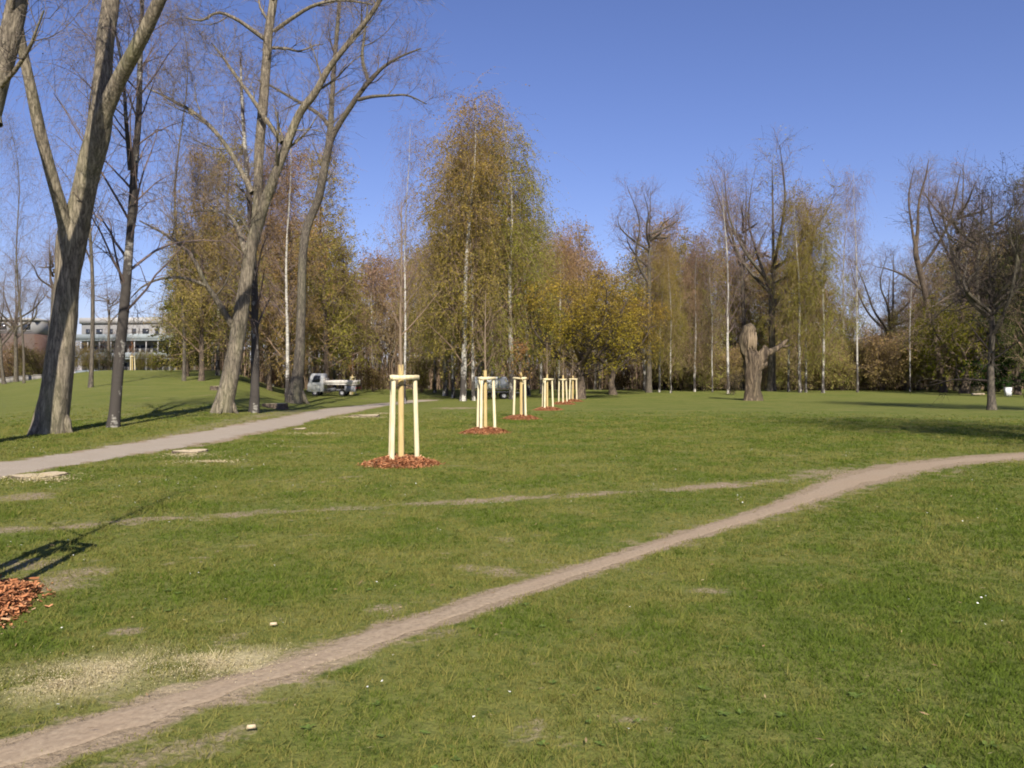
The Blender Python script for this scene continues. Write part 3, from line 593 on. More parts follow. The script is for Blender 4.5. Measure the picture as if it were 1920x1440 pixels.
for k in range(3):
    lm = trunk_line(18.0, (0.5, -0.5, 0.1)[k], (0.16, 0.2, 0.15)[k])
    l3 = [dict(n=34, t0=0.2, t1=0.985, ang=42, sd=10, L=4.2, K=6, bend=0.02, wig=0.12, rr=0.36, rmin=0.016, sides=3, prof=lambda t: np.clip(1.2 - 0.9 * t, 0.25, 1)),
          dict(n=6, t0=0.2, t1=1.0, ang=45, sd=15, L=1.5, K=4, bend=0.0, wig=0.16, rr=0.5, rmin=0.012, sides=3),
          dict(n=7, t0=0.1, t1=1.0, ang=45, sd=18, L=0.9, K=3, bend=(-0.2, 0.0, 0.06)[k], wig=0.14, rr=0.5, rmin=0.009, sides=0)]
    PFAR.append(tree_meshes('wood_tree', lm, l3, dict(n=6, size=0.12, spread=0.1, gap=0.37, bare_top=0.5), (M['brown_bark'], M['birch_bark'], M['grey_bark'])[k], M['twig_brown'], 7, 0.08))

def fork_tree(h, r0, split, nl, spread, seedlean=0.0):
    """a bare tree whose trunk parts into several rising limbs"""
    base = np.array([0, 0, -0.15]); top = np.array([seedlean, 0, split * h])
    out = [([base, base * 0.5 + top * 0.5 + np.array([0.15, 0.05, 0]), top, top + np.array([0.3, 0.1, 0.25 * (h - split * h)]), np.array([seedlean + 0.5, 0, h * 0.97])], [r0, r0 * 0.82, r0 * 0.7, r0 * 0.42, 0.02])]
    for k in range(nl):
        a = k / nl * 2 * math.pi + R.uniform(-0.4, 0.4); o = np.array([math.cos(a), math.sin(a), 0]); z0 = split * h * R.uniform(0.8, 1.35); hh = h * R.uniform(0.75, 0.98)
        s = np.array([seedlean * z0 / (split * h + 1e-6), 0, z0])
        out.append(([s, s + o * spread * 0.5 + np.array([R.normal(0, 0.3), R.normal(0, 0.3), (hh - z0) * 0.28]), s + o * spread * 0.72 + np.array([R.normal(0, 0.4), R.normal(0, 0.4), (hh - z0) * 0.62]), s + o * spread + np.array([0, 0, hh - z0])], [r0 * 0.5, r0 * 0.36, r0 * 0.22, 0.015]))
    return out
FORK = [dict(n=1.5, t0=0.25, t1=0.99, ang=42, sd=12, L=2.4, K=6, bend=0.12, wig=0.14, rr=0.45, rmin=0.014, sides=4, part='crown', prof=up),
        dict(n=7, t0=0.15, t1=1.0, ang=42, sd=14, L=1.25, K=4, bend=0.08, wig=0.16, rr=0.5, rmin=0.010, sides=3),
        dict(n=7, t0=0.15, t1=1.0, ang=42, sd=15, L=0.75, K=3, bend=0.03, wig=0.16, rr=0.6, rmin=0.007, sides=0)]
FORK2 = lv(FORK, l0_n=1.5, l0_ang=50, l0_L=2.1, l0_wig=0.2, l1_n=7, l1_ang=46, l2_n=7, l2_ang=46, l2_L=0.8, l2_rmin=0.0065)
PF = [tree_meshes('bare_tree', fork_tree(22, 0.30, 0.58, 7, 3.4), FORK2, dict(n=1, size=0.06, gap=0.6), M['grey_bark'], M['twig_purple'], 10, 0.1),
      tree_meshes('bare_tree', fork_tree(20, 0.30, 0.38, 7, 4.4, 0.5), lv(FORK2, l0_n=1.3, l1_n=7, l2_n=7), dict(n=1, size=0.07, gap=0.5), M['grey_bark'], M['twig_purple'], 10, 0.1)]

def put_px(meshes, h0, px, d, top, label, name='birch_tree', color=(0.16, 0.12, 0.03), group=None, wide=1.0, rz=None, dz=0.0):
    b = on_ground(px, d); b[2] += dz; h = (HOR - top) / FPX * d + CAMH - b[2]; s = h / h0
    return put_tree(name, meshes, b, label, R.uniform(0, 6.28) if rz is None else rz, (s * wide, s * wide, s), color, group)

GOLD, OLIVE, GREEN, RUST, PINK, YEL = (0.290, 0.245, 0.068), (0.240, 0.225, 0.056), (0.200, 0.218, 0.046), (0.300, 0.212, 0.090), (0.290, 0.210, 0.150), (0.31, 0.245, 0.045)

# 2 near birch between the poplars: dark bark low down
b2, L2 = traced(214, 801, [[(211, 808, 25, 0), (215, 775, 20, 0), (222, 690, 19, 0), (232, 590, 18, 0), (240, 500, 16, 0), (246, 420, 14, 0), (252, 330, 13, 0.1), (261, 220, 11, 0.2), (264, 120, 9, 0.3), (268, 20, 7, 0.4), (276, -120, 6, 0.5), (282, -240, 3, 0.6)],
    [(246, 320, 9, 0), (238, 230, 7, -0.3), (232, 140, 5, -0.5), (215, 40, 3, -0.8)]])
BL = birch_levels(1.1, 0.62); BL[0].update(t0=0.2, L=3.4, n=[34, 14]); BL[1].update(n=6, L=1.3); BL[2].update(n=7, L=0.9, rmin=0.0042)
put_tree('birch_tree', tree_meshes('near_birch', L2, BL, dict(n=1, size=0.035, spread=0.03, gap=0.5), M['birch_bark_dark'], M['twig_purple'], 14, 0.14, 0.1, 0), b2, 'slender birch with dark lower bark next to the thick forked poplar', color=(0.16, 0.11, 0.06))
# thin birch beside the leaning poplar
b5, L5 = traced(477, 774, [[(476, 780, 20, 0), (478, 720, 16, 0), (478, 640, 14, 0), (478, 560, 13, 0), (475, 480, 12, 0), (470, 400, 10, 0.2), (462, 300, 8, 0.3), (455, 200, 6, 0.4), (452, 110, 3, 0.5)]])
put_tree('birch_tree', tree_meshes('near_birch_b', L5, lv(BL, l0_n=30, l0_L=2.6), dict(n=1, size=0.035, spread=0.03, gap=0.5), M['birch_bark_dark'], M['twig_purple'], 12, 0.1, 0.1), b5, 'thin birch standing just right of the leaning poplar trunk', color=(0.15, 0.11, 0.05))
# hazy birches and bare trees up on the slope, left
for px, d, top, lab, sh in [(170, 58, -120, 'tall hazy birch on the slope seen between the forked poplar and slender birch', PSL[0]), (345, 66, 10, 'hazy bare birch on the slope behind the low crooked branches', PSL[1]), (45, 88, 230, 'bare birch on the slope behind the left limb of the forked poplar', PSL[1]), (408, 78, 190, 'slim birch rising behind the base of the leaning poplar', PBT[0])]:
    put_px(sh, BIRCH_H, px, d, top, lab, color=(0.14, 0.12, 0.09), wide=0.85)
put_px(PF[1], 20, 30, 118, 490, 'small bare tree at the road in front of the brick building', 'bare_tree', (0.15, 0.12, 0.06), wide=1.2)
put_px(PF[1], 20, 8, 100, 520, 'bare tree before the brick building at the very edge', 'bare_tree', (0.15, 0.12, 0.06), wide=1.1)
put_px(PF[0], 22, 205, 132, 520, 'bare tree before the left half of the apartment block', 'bare_tree', (0.15, 0.12, 0.06), wide=1.2)
put_px(PF[0], 22, 100, 128, 430, 'bare tree behind the thick forked poplar, near the brick building', 'bare_tree', (0.15, 0.12, 0.06), wide=1.2)
# dark straight trunk beside the second poplar
put_px(PBT[2], BIRCH_H, 538, 60, 250, 'dark straight tree close behind the grey poplar', 'alder_tree', (0.12, 0.085, 0.03)).children[0].material_slots[0].link = 'OBJECT'
for o_ in bpy.data.objects:
    if o_.name.startswith('trunk') and o_.material_slots and o_.material_slots[0].link == 'OBJECT': o_.material_slots[0].material = M['grey_bark']

# olive brown alders behind the poplars
ALV = [dict(n=60, t0=0.10, t1=0.985, ang=55, sd=12, L=4.2, K=6, bend=0.03, wig=0.12, rr=0.36, rmin=0.014, sides=3, prof=lambda t: np.clip(1.15 - 0.95 * t, 0.2, 1)),
       dict(n=7, t0=0.2, t1=1.0, ang=45, sd=15, L=1.4, K=4, bend=0.0, wig=0.16, rr=0.5, rmin=0.010, sides=3),
       dict(n=6, t0=0.1, t1=1.0, ang=45, sd=18, L=0.9, K=3, bend=-0.2, wig=0.14, rr=0.5, rmin=0.008, sides=0)]
PA = [tree_meshes('alder', trunk_line(20, 0.5 * s, 0.24), ALV, dict(n=16, size=0.074, spread=0.10, gap=0.38, clump=0.6, bare_top=0.5), M['brown_bark'], M['twig_brown'], 8, 0.1) for s in (1, -1)]
for px, d, top, c, lab, w, q in [(378, 66, 300, RUST, 'rust brown alder behind the low branches of the leaning poplar', 1.0, 0), (425, 72, 275, OLIVE, 'olive brown alder directly behind the leaning poplar trunk', 1.1, 1), (350, 74, 440, OLIVE, 'dark olive bushy alder at the foot of the slope', 1.25, 1), (540, 74, 285, RUST, 'tall rust brown alder behind the grey poplar trunk', 1.0, 1), (612, 92, 295, GOLD, 'golden brown alder above the white truck cab', 1.05, 0), (505, 78, 330, RUST, 'rust brown alder seen between the two leaning poplars', 0.9, 0), (590, 94, 500, OLIVE, 'low olive alder filling the gap left of the truck', 1.3, 0), (645, 97, 470, OLIVE, 'olive alder behind the truck bed', 1.2, 1)]:
    put_px(PA[q], 20, px, d, top, lab, 'alder_tree', c, wide=w)

# the birch group in the middle
for k, (px, d, top, c, lab, w, q, kind) in enumerate([
    (758, 60, 235, RUST, 'lone pale birch rising behind the nearest staked sapling', 0.62, 0, 't'),
    (868, 66, 195, GOLD, 'tallest birch of the central group, with a slightly bending white trunk', 1.0, 0, 'b'),
    (888, 67, 300, OLIVE, 'white birch close beside the tallest central birch', 0.85, 1, 'b'),
    (960, 70, 230, (0.245, 0.228, 0.056), 'green tinged tall birch on the right of the central group', 0.95, 2, 'b'),
    (925, 76, 285, GOLD, 'golden birch in the middle of the central group', 1.0, 1, 'b'),
    (835, 80, 262, GOLD, 'golden brown birch on the left shoulder of the central group', 0.95, 2, 'b'),
    (990, 80, 330, GREEN, 'green birch leaning out behind the third staked sapling', 1.0, 0, 'b'),
    (1015, 88, 425, GOLD, 'shorter golden birch right of the central group', 1.0, 1, 'b'),
    (815, 92, 470, OLIVE, 'low olive birch behind the lone pale birch', 1.1, 2, 'b'),
    (905, 88, 520, GREEN, 'low green birch sapling crowding the central trunks', 1.25, 0, 'b'),
    (900, 78, 245, OLIVE, 'olive birch between the two tallest of the central group', 0.95, 0, 'b'),
    (850, 74, 380, OLIVE, 'short olive birch low on the left of the central group', 1.0, 1, 'b'),
    (1048, 94, 435, RUST, 'rust tinted birch behind the dark maple trunk', 0.95, 2, 'b')]):
    put_px((PB if kind == 'b' else PBT)[q], BIRCH_H, px, d, top, lab, color=c, wide=w * (1.12 if kind == 'b' else 1))

# dark maple with a rounded yellow-green crown
ML = fork_tree(9.5, 0.30, 0.28, 7, 3.4)
MLV = [dict(n=2.6, t0=0.2, t1=0.99, ang=48, sd=14, L=1.9, K=5, bend=0.06, wig=0.16, rr=0.42, rmin=0.012, sides=3, prof=up), dict(n=7, t0=0.15, t1=1.0, ang=48, sd=16, L=1.0, K=4, bend=0.0, wig=0.18, rr=0.5, rmin=0.008, sides=3), dict(n=5, t0=0.1, t1=1.0, ang=45, sd=16, L=0.55, K=3, bend=0.0, wig=0.16, rr=0.5, rmin=0.006, sides=0)]
PM = tree_meshes('maple', ML, MLV, dict(n=10, size=0.07, spread=0.09, gap=0.45, clump=0.7), M['brown_bark'], M['twig_dark'], 10, 0.15)
put_px(PM, 9.5, 1088, 71, 540, 'dark trunked maple with a rounded yellow green crown at the end of the row', 'maple_tree', YEL, wide=1.35, rz=0.7)
put_px(PM, 9.5, 1150, 84, 572, 'smaller yellow green maple right of the dark trunked maple', 'maple_tree', (0.29, 0.205, 0.042), wide=1.3, rz=2.9)

# wood edge to the right: white trunks one can tell apart
for k, (px, d, top, c, lab, w, q, kind) in enumerate([
    (1217, 92, 345, PINK, 'tall bare crowned tree standing alone above the wood edge', 0.9, 0, 'f'),
    (1236, 95, 455, GOLD, 'birch with a golden brown crown behind the tall bare tree', 0.8, 0, 'b'),
    (1258, 90, 480, OLIVE, 'leaning white birch at the wood edge', 0.75, 1, 'b'),
    (1302, 96, 440, PINK, 'pinkish birch in the middle of the wood edge', 0.8, 2, 'b'),
    (1336, 94, 500, OLIVE, 'slender olive birch left of the tallest wood edge birch', 0.7, 0, 't'),
    (1366, 88, 330, PINK, 'tall white birch just left of the broken old trunk', 0.75, 1, 't'),
    (1446, 99, 295, OLIVE, 'broad bare crowned tree right behind the side branch of the broken trunk', 1.05, 1, 'f'),
    (1392, 106, 335, PINK, 'fainter bare tree rising just behind the broken old trunk', 0.85, 0, 'f'),
    (1478, 96, 380, GOLD, 'birch with thin white trunk right of the side branch of the broken trunk', 0.8, 2, 't'),
    (1500, 92, 362, OLIVE, 'left one of a close pair of white birch trunks', 0.75, 0, 'b'),
    (1511, 93, 392, GOLD, 'right one of a close pair of white birch trunks', 0.7, 1, 'b'),
    (1543, 90, 385, OLIVE, 'birch with a dark streaked trunk right of the close pair', 0.8, 2, 'b'),
    (1608, 94, 325, PINK, 'tall pale birch standing alone before the gap in the trees', 0.6, 0, 't'),
    (1580, 110, 350, PINK, 'faint bare birch behind the gap in the trees', 0.6, 1, 't'),
    (1706, 98, 470, PINK, 'short white birch left of the bending dark tree', 0.7, 2, 't'),
    (1795, 99, 300, PINK, 'faint bare tree behind the bending dark tree', 0.9, 0, 'f'),
    (1660, 112, 470, RUST, 'brown bare tree right of the gap in the trees', 1.3, 1, 'f')]):
    mset, h0 = (PF[q], (22, 20)[q]) if kind == 'f' else ((PB if kind == 'b' else PBT)[q], BIRCH_H)
    put_px(mset, h0, px, d, top, lab, 'bare_tree' if kind == 'f' else 'birch_tree', c, wide=w * 1.1)

bB, LBn = traced(1768, 736, [[(1769, 738, 15, 0), (1762, 690, 12, 0), (1752, 640, 11, 0), (1742, 590, 11, 0), (1733, 545, 10, 0), (1722, 500, 10, 0), (1716, 470, 9, 0), (1720, 430, 6, 0.5), (1722, 380, 4, 0.8), (1735, 330, 3, 1.0), (1740, 300, 1, 1.2)],
    [(1724, 505, 7, 0), (1750, 470, 5, -0.8), (1775, 425, 4, -1.4), (1790, 370, 3, -1.8), (1800, 320, 1, -2.0)], [(1716, 468, 6, 0), (1708, 420, 4, 0.3), (1703, 370, 3, 0.5), (1712, 318, 1, 0.6)], [(1734, 548, 5, 0), (1700, 520, 4, 0.5), (1665, 505, 2, 0.9), (1640, 500, 1, 1.1)], [(1740, 580, 4, 0), (1780, 555, 3, 0.6), (1815, 535, 1, 1.0)]])
put_tree('bare_tree', tree_meshes('bent_tree', LBn, lv(FORK2, l0_n=1.6, l0_t0=0.2, l0_L=2.2), dict(n=1, size=0.06, gap=0.6), M['brown_bark'], M['twig_grey'], 12, 0.12, 0.05), bB, 'bending dark tree with a high bare crown', color=PINK)
# right edge: dark lime tree near, willow, evergreen behind
LM = fork_tree(13.0, 0.21, 0.36, 8, 2.9)
PL = tree_meshes('lime', LM, lv(FORK, l0_n=1.7, l0_t0=0.12, l0_ang=62, l0_L=2.2, l0_bend=0.03, l1_n=7, l1_ang=50, l1_L=1.3, l1_bend=-0.05, l2_n=8, l2_bend=-0.1), dict(n=1, size=0.05, gap=0.5), M['grey_bark'], M['twig_dark'], 12, 0.12)
put_px(PL, 13.0, 1860, 46, 335, 'dark bare lime tree standing out on the lawn at the edge', 'lime_tree', (0.07, 0.07, 0.03), rz=1.1)
PW = tree_meshes('willow', fork_tree(8.0, 0.34, 0.30, 6, 2.6), [dict(n=2.4, t0=0.15, t1=0.99, ang=50, sd=14, L=1.8, K=6, bend=-0.10, wig=0.12, rr=0.4, rmin=0.012, sides=3, prof=up), dict(n=8, t0=0.15, t1=1.0, ang=45, sd=16, L=1.5, K=5, bend=-0.4, wig=0.1, rr=0.5, rmin=0.008, sides=0)], dict(n=20, size=0.085, spread=0.1, gap=0.33), M['brown_bark'], M['twig_brown'], 10, 0.14)
put_px(PW, 8.0, 1808, 88, 560, 'low willow with yellow green hanging twigs left of the dark lime', 'willow_tree', (0.15, 0.155, 0.02), wide=1.1)
put_px(PW, 8.0, 1768, 99, 590, 'second low willow behind the bending dark tree', 'willow_tree', (0.13, 0.125, 0.02), wide=1.1)
def spruce():
    lm = trunk_line(17.0, 0.1, 0.24, 0.08)
    l = [dict(n=110, t0=0.06, t1=0.99, ang=88, sd=6, L=3.6, K=5, bend=np.linspace(-0.05, 0.06, 5), wig=0.05, rr=0.3, rmin=0.012, sides=3, prof=lambda t: np.clip(1.05 - t, 0.06, 1)), dict(n=12, t0=0.15, t1=1.0, ang=55, sd=12, L=0.85, K=3, bend=-0.15, wig=0.1, rr=0.5, rmin=0.008, sides=0)]
    return tree_meshes('spruce', lm, l, dict(n=16, size=0.13, spread=0.09, gap=0.2), M['brown_bark'], M['twig_dark'], 8, 0.08)
PS = spruce()
put_px(PS, 17.0, 1908, 84, 440, 'dark evergreen behind the dark lime at the edge', 'spruce_tree', (0.022, 0.040, 0.014), wide=1.3)
put_px(PS, 17.0, 1850, 98, 520, 'shorter dark evergreen seen through the dark lime', 'spruce_tree', (0.030, 0.048, 0.014), wide=1.35)
put_px(PS, 17.0, 352, 88, 455, 'olive green conifer behind the dark olive alder', 'spruce_tree', (0.075, 0.072, 0.022), wide=1.2)
put_px(PW, 8.0, 1896, 95, 560, 'dark green leafed bush tree behind the dark lime', 'willow_tree', (0.085, 0.11, 0.012), wide=1.25)
put_px(PA[0], 20, 1925, 74, 345, 'grey brown crown rising at the very edge of the lawn', 'alder_tree', (0.10, 0.105, 0.04), wide=0.8)
put_px(PF[0], 22, 1830, 96, 345, 'bare tree behind the crown of the dark lime', 'bare_tree', (0.1, 0.09, 0.04), wide=1.1)
# two trees beyond the picture that throw the long shadows over the lawn
put_tree('lime_tree', PL, (17.0, 14.8, 0.0), 'bare lime beyond the edge that shades the lawn by the path', 0.4, (1.25, 1.25, 1.25), (0.07, 0.07, 0.03))
put_tree('lime_tree', PL, (31.5, 37.5, float(H(31.5, 37.5))), 'bare lime beyond the edge that shades the far lawn', 2.4, (1.2, 1.2, 1.2), (0.07, 0.07, 0.03))

# the wood behind
PROF = np.array([(-60, 560), (130, 560), (250, 600), (330, 480), (400, 420), (480, 430), (560, 430), (640, 470), (690, 500), (760, 500), (800, 470), (1000, 450), (1080, 480), (1120, 515), (1190, 515), (1240, 470), (1330, 470), (1400, 500), (1480, 490), (1560, 540), (1600, 612), (1640, 605), (1700, 540), (1760, 500), (1920, 430), (2050, 420)])
def WOODL(px, c):
    hue = {RUST: 'rusty brown', OLIVE: 'olive', PINK: 'pinkish brown'}.get(c, 'dull brown')
    where = ['behind the two leaning poplars', 'behind the white truck', 'behind the central birches', 'behind the rounded maples', 'behind the leaning wood edge birch', 'behind the broken old trunk', 'behind the close pair of white birches', 'behind the gap in the trees', 'behind the dark lime'][int(np.searchsorted([560, 740, 1000, 1190, 1340, 1440, 1560, 1700], px))]
    return 'slim ' + hue + ' tree massed in the wood ' + where
for k in range(150):
    px = 330 + (2010 - 330) * (k + R.uniform(0, 1)) / 150; d = R.uniform(104, 150); row = np.interp(px, PROF[:, 0], PROF[:, 1]) + R.normal(14, 22)
    if px < 640: c = (OLIVE, RUST)[k % 2]
    elif px < 780: c = (PINK, PINK, RUST)[k % 3]
    elif px < 1200: c = (RUST, PINK, OLIVE, RUST)[k % 4]
    elif px < 1560: c = (OLIVE, RUST, (0.20, 0.175, 0.06))[k % 3]
    else: c = ((0.25, 0.205, 0.10), (0.23, 0.22, 0.075))[k % 2]
    put_px(PFAR[(1, 0, 1, 2)[k % 4]], 18.0, px, d, row, WOODL(px, c), 'wood_tree', c, 'trees massed in the wood', R.uniform(0.85, 1.25))

def wood_floor():
    mb = MB(); n = 5200; px = R.uniform(330, 2020, n); d = R.uniform(112, 165, n); x = (px - 960) / FPX * d; h = R.uniform(4, 13, n); z = H(x, d)
    p = np.stack([np.c_[x, d, z], np.c_[x + R.normal(0, 0.3, n), d, z + h * 0.5], np.c_[x + R.normal(0, 0.7, n), d + R.normal(0, 0.3, n), z + h]], 1)
    tubes(mb, p, np.c_[R.uniform(0.03, 0.10, n), R.uniform(0.02, 0.07, n), np.full(n, 0.01)], 3, 0, R.uniform(0, 1, n))
    m = 48000; px = R.uniform(330, 2020, m); d = R.uniform(118, 168, m); x = (px - 960) / FPX * d; hz = np.where(np.arange(m) < 16000, R.uniform(0, 2.2, m), R.beta(1.2, 2.2, m) * 8)
    leaves(mb, np.c_[x, d, H(x, d) + hz * (0.45 + 1.1 * vnoise(x / 5.0, d / 9.0, 8))], 0.26, 1, np.clip(R.beta(2, 2, m), 0.01, 0.98) + 3)
    o = new_obj('undergrowth', mb.mesh('undergrowth', [M['twig_brown'], M['leaf']])); o.color = (0.33, 0.27, 0.15, 1); tag(o, 'brown stems and brush massed deep in the wood', None, None, 'stuff')
wood_floor()

# bushes on the slope crest and in the wood edge
def shrub_limbs(h, n, spread):
    out = []
    for k in range(n):
        a = k / n * 2 * math.pi + R.uniform(-0.5, 0.5); o = np.array([math.cos(a), math.sin(a), 0]) * spread * R.uniform(0.4, 1.0); hh = h * R.uniform(0.6, 1.0)
        out.append(([o * 0.08 + [0, 0, -0.1], o * 0.3 + [0, 0, hh * 0.3], o * 0.65 + [0, 0, hh * 0.65], o + [0, 0, hh]], [0.055, 0.045, 0.03, 0.01]))
    return out
SLV = [dict(n=2.6, t0=0.08, t1=0.99, ang=48, sd=15, L=1.5, K=5, bend=0.06, wig=0.15, rr=0.5, rmin=0.010, sides=3), dict(n=7, t0=0.15, t1=1.0, ang=42, sd=16, L=0.8, K=4, bend=0.0, wig=0.16, rr=0.5, rmin=0.008, sides=0), dict(n=4, t0=0.1, t1=1.0, ang=45, sd=16, L=0.5, K=3, bend=0.0, wig=0.16, rr=0.6, rmin=0.007, sides=0)]
PSH = [tree_meshes('shrub', shrub_limbs(5.2, 7, 2.0 + 0.5 * k), SLV, dict(n=4, size=0.085, spread=0.1, gap=0.40, clump=0.7), M['brown_bark'], M['twig_brown'], 6, 0.1, False) for k in (0, 1)]
for px, d, top, c, lab, w in [(172, 110, 656, (0.15, 0.14, 0.04), 'olive bush on the crest right of the forked poplar', 1.7), (205, 114, 652, (0.05, 0.06, 0.02), 'dark green bush on the crest behind the slender birch', 1.5), (262, 112, 660, (0.13, 0.135, 0.025), 'green bush on the crest beside the far staked sapling', 1.7), (292, 116, 662, (0.15, 0.145, 0.03), 'olive bush in front of the apartment balconies', 1.8), (336, 112, 646, (0.26, 0.21, 0.03), 'yellow flowering bush at the corner of the apartment block', 1.7), (374, 108, 648, (0.15, 0.13, 0.05), 'brownish bush right of the yellow flowering bush', 1.8), (132, 116, 640, (0.19, 0.155, 0.05), 'tan bush hiding behind the forked poplar trunk', 1.6), (22, 128, 646, (0.17, 0.12, 0.05), 'russet bush before the brick wall at the edge', 1.9), (60, 126, 652, (0.14, 0.13, 0.04), 'low olive bush before the brick wall', 1.9),
                             (508, 92, 684, (0.26, 0.14, 0.05), 'russet bush on the slope beside the thin birch', 1.4), (700, 96, 690, (0.12, 0.09, 0.03), 'low brown bush right of the truck', 1.6), (790, 92, 675, (0.13, 0.12, 0.03), 'low olive bush behind the nearest staked sapling', 1.6), (1375, 84, 700, (0.015, 0.02, 0.012), 'small black green bush left of the broken old trunk', 0.9), (1160, 108, 690, (0.07, 0.05, 0.02), 'low dark bush at the wood edge right of the maples', 2.2), (1650, 110, 665, (0.10, 0.075, 0.03), 'brown thicket right of the lone pale birch', 2.4), (1870, 96, 680, (0.02, 0.032, 0.014), 'dark green low bush behind the white bin', 2.4)]:
    put_px(PSH[int(px) % 2], 5.6, px, d, top, lab, 'bush', c, wide=w * (0.8 if px < 520 else 0.9), group=None)

for k in range(26):
    px = 1235 + 21 * k + R.uniform(-8, 8); top = R.uniform(620, 672) - (20 if px > 1700 else 0)
    put_px(PSH[k % 2], 5.6, px, R.uniform(101, 112), top, 'low ' + ('tan', 'olive green', 'russet tan')[k % 3] + ' shrub along the wood edge ' + ['behind the leaning wood edge birch', 'left of the broken old trunk', 'right of the broken old trunk', 'behind the close pair of birches', 'near the lone pale birch', 'left of the bending dark tree', 'right of the bending dark tree'][int(np.searchsorted([1310, 1400, 1480, 1560, 1650, 1740], px))], 'bush', ((0.31, 0.26, 0.11), (0.27, 0.25, 0.085), (0.32, 0.24, 0.12))[k % 3], 'shrubs along the wood edge', wide=R.uniform(0.9, 1.4))

# ---------------------------------------------------------------- staked saplings
def wood_mat(name, a, b):
    m = NT(name); v = m.coord((22, 22, 2.5)); nz = m.noise(v, 1.0, 5, 0.6); k = m.noise(m.coord((3, 3, 3)), 1.5, 3)
    c = m.mix(m.ramp(nz, [(0.3, 0.0), (0.7, 1.0)]), a, b); c = m.mix(m.ramp(k, [(0.62, 0.0), (0.75, 0.5)]), c, tuple(x * 0.6 for x in a)); oi = m.n('ShaderNodeObjectInfo'); c = m.mix(m.math('MULTIPLY', oi.outputs['Random'], 0.28), c, tuple(x * 0.72 for x in a)); c = m.mix(m.ramp(m.noise(m.coord((2, 2, 0.8)), 2.0, 4), [(0.5, 0.0), (0.75, 0.35)]), c, (0.30, 0.24, 0.15)); m.base(c); m.bump(nz, 0.5, 0.008); m.b.inputs['Roughness'].default_value = 0.8; return m.mat
M['stake'] = wood_mat('peeled_wood', (0.60, 0.50, 0.28), (0.80, 0.72, 0.50)); M['rail'] = wood_mat('rail_wood', (0.62, 0.50, 0.27), (0.78, 0.68, 0.44))
M['jute'] = wood_mat('jute_wrap', (0.44, 0.32, 0.13), (0.62, 0.47, 0.22)); M['strap'] = plain('strap_fibre', (0.05, 0.04, 0.03)); M['brown_leaf'] = M['leaf']
mu = NT('bark_mulch'); t = mu.attr('tint'); mu.base(mu.ramp(t, [(0.0, (0.08, 0.033, 0.018)), (0.35, (0.29, 0.115, 0.050)), (0.75, (0.46, 0.205, 0.095)), (1.0, (0.56, 0.38, 0.22))])); M['mulch'] = mu.mat

def pole(mb, a, b, r0, r1, sides=12, n=7):
    a = np.asarray(a, float); b = np.asarray(b, float); t = np.linspace(0, 1, n)[:, None]
    p = a + (b - a) * t; tubes(mb, p[None], (r0 + (r1 - r0) * t[:, 0])[None], sides, 0, None, 0.06)
    i0 = mb.n; T, U, V = frames(p[None]); an = np.arange(sides) / sides * 2 * math.pi
    for e, s in ((0, -1), (-1, 1)):
        ring = p[e] + (U[0, e] * np.cos(an)[:, None] + V[0, e] * np.sin(an)[:, None]) * (r0 if e == 0 else r1) * 0.97
        mb.add(ring if s > 0 else ring[::-1], [list(range(sides))])
TRI0 = np.radians([0, 128, 232])
def stake_frame(loc, rz, label, h=1.83, first=[None]):
    e = empty('stake_frame', loc, rz); e.rotation_euler = (R.normal(0, 0.012), R.normal(0, 0.012), rz); e.scale = (R.uniform(0.94, 1.06), R.uniform(0.94, 1.06), R.uniform(0.98, 1.03)); tag(e, label, 'tree support', 'staked saplings along the row')
    if first[0] is None:
        ms = []; tops = []
        for a in TRI0:
            mb = MB(); bot = np.array([math.cos(a) * 0.335, math.sin(a) * 0.335, -0.1]); top = np.array([math.cos(a) * 0.275, math.sin(a) * 0.275, h]); tops.append(top)
            pole(mb, bot, top, 0.052, 0.046); ms.append(('stake', mb.mesh('stake', M['stake'], True)))
        for i in range(3):
            a, b = tops[i], tops[(i + 1) % 3]; u = nrm(b - a); mb = MB(); o = nrm((a + b) / 2 * np.array([1, 1, 0])) * 0.052
            mid = (a + b) / 2 + o + np.array([0, 0, -0.045 - 0.004 * i]); ln = np.linalg.norm(b - a) + 0.13
            mb.box(mid, (ln, 0.038, 0.085), 0, math.atan2(u[1], u[0])); ms.append(('rail', mb.mesh('rail', M['rail'])))
        for a in tops:
            mb = MB(); pole(mb, a * np.array([1, 1, 0]) * 0.98 + np.array([0, 0, h - 0.24]), np.array([0.03 * math.cos(a[0]), 0.0, h - 0.20]), 0.013, 0.013, 6, 3); ms.append(('tie_strap', mb.mesh('tie_strap', M['strap'])))
        first[0] = ms
    for nm, me in first[0]: new_obj(nm, me, e)
    return e

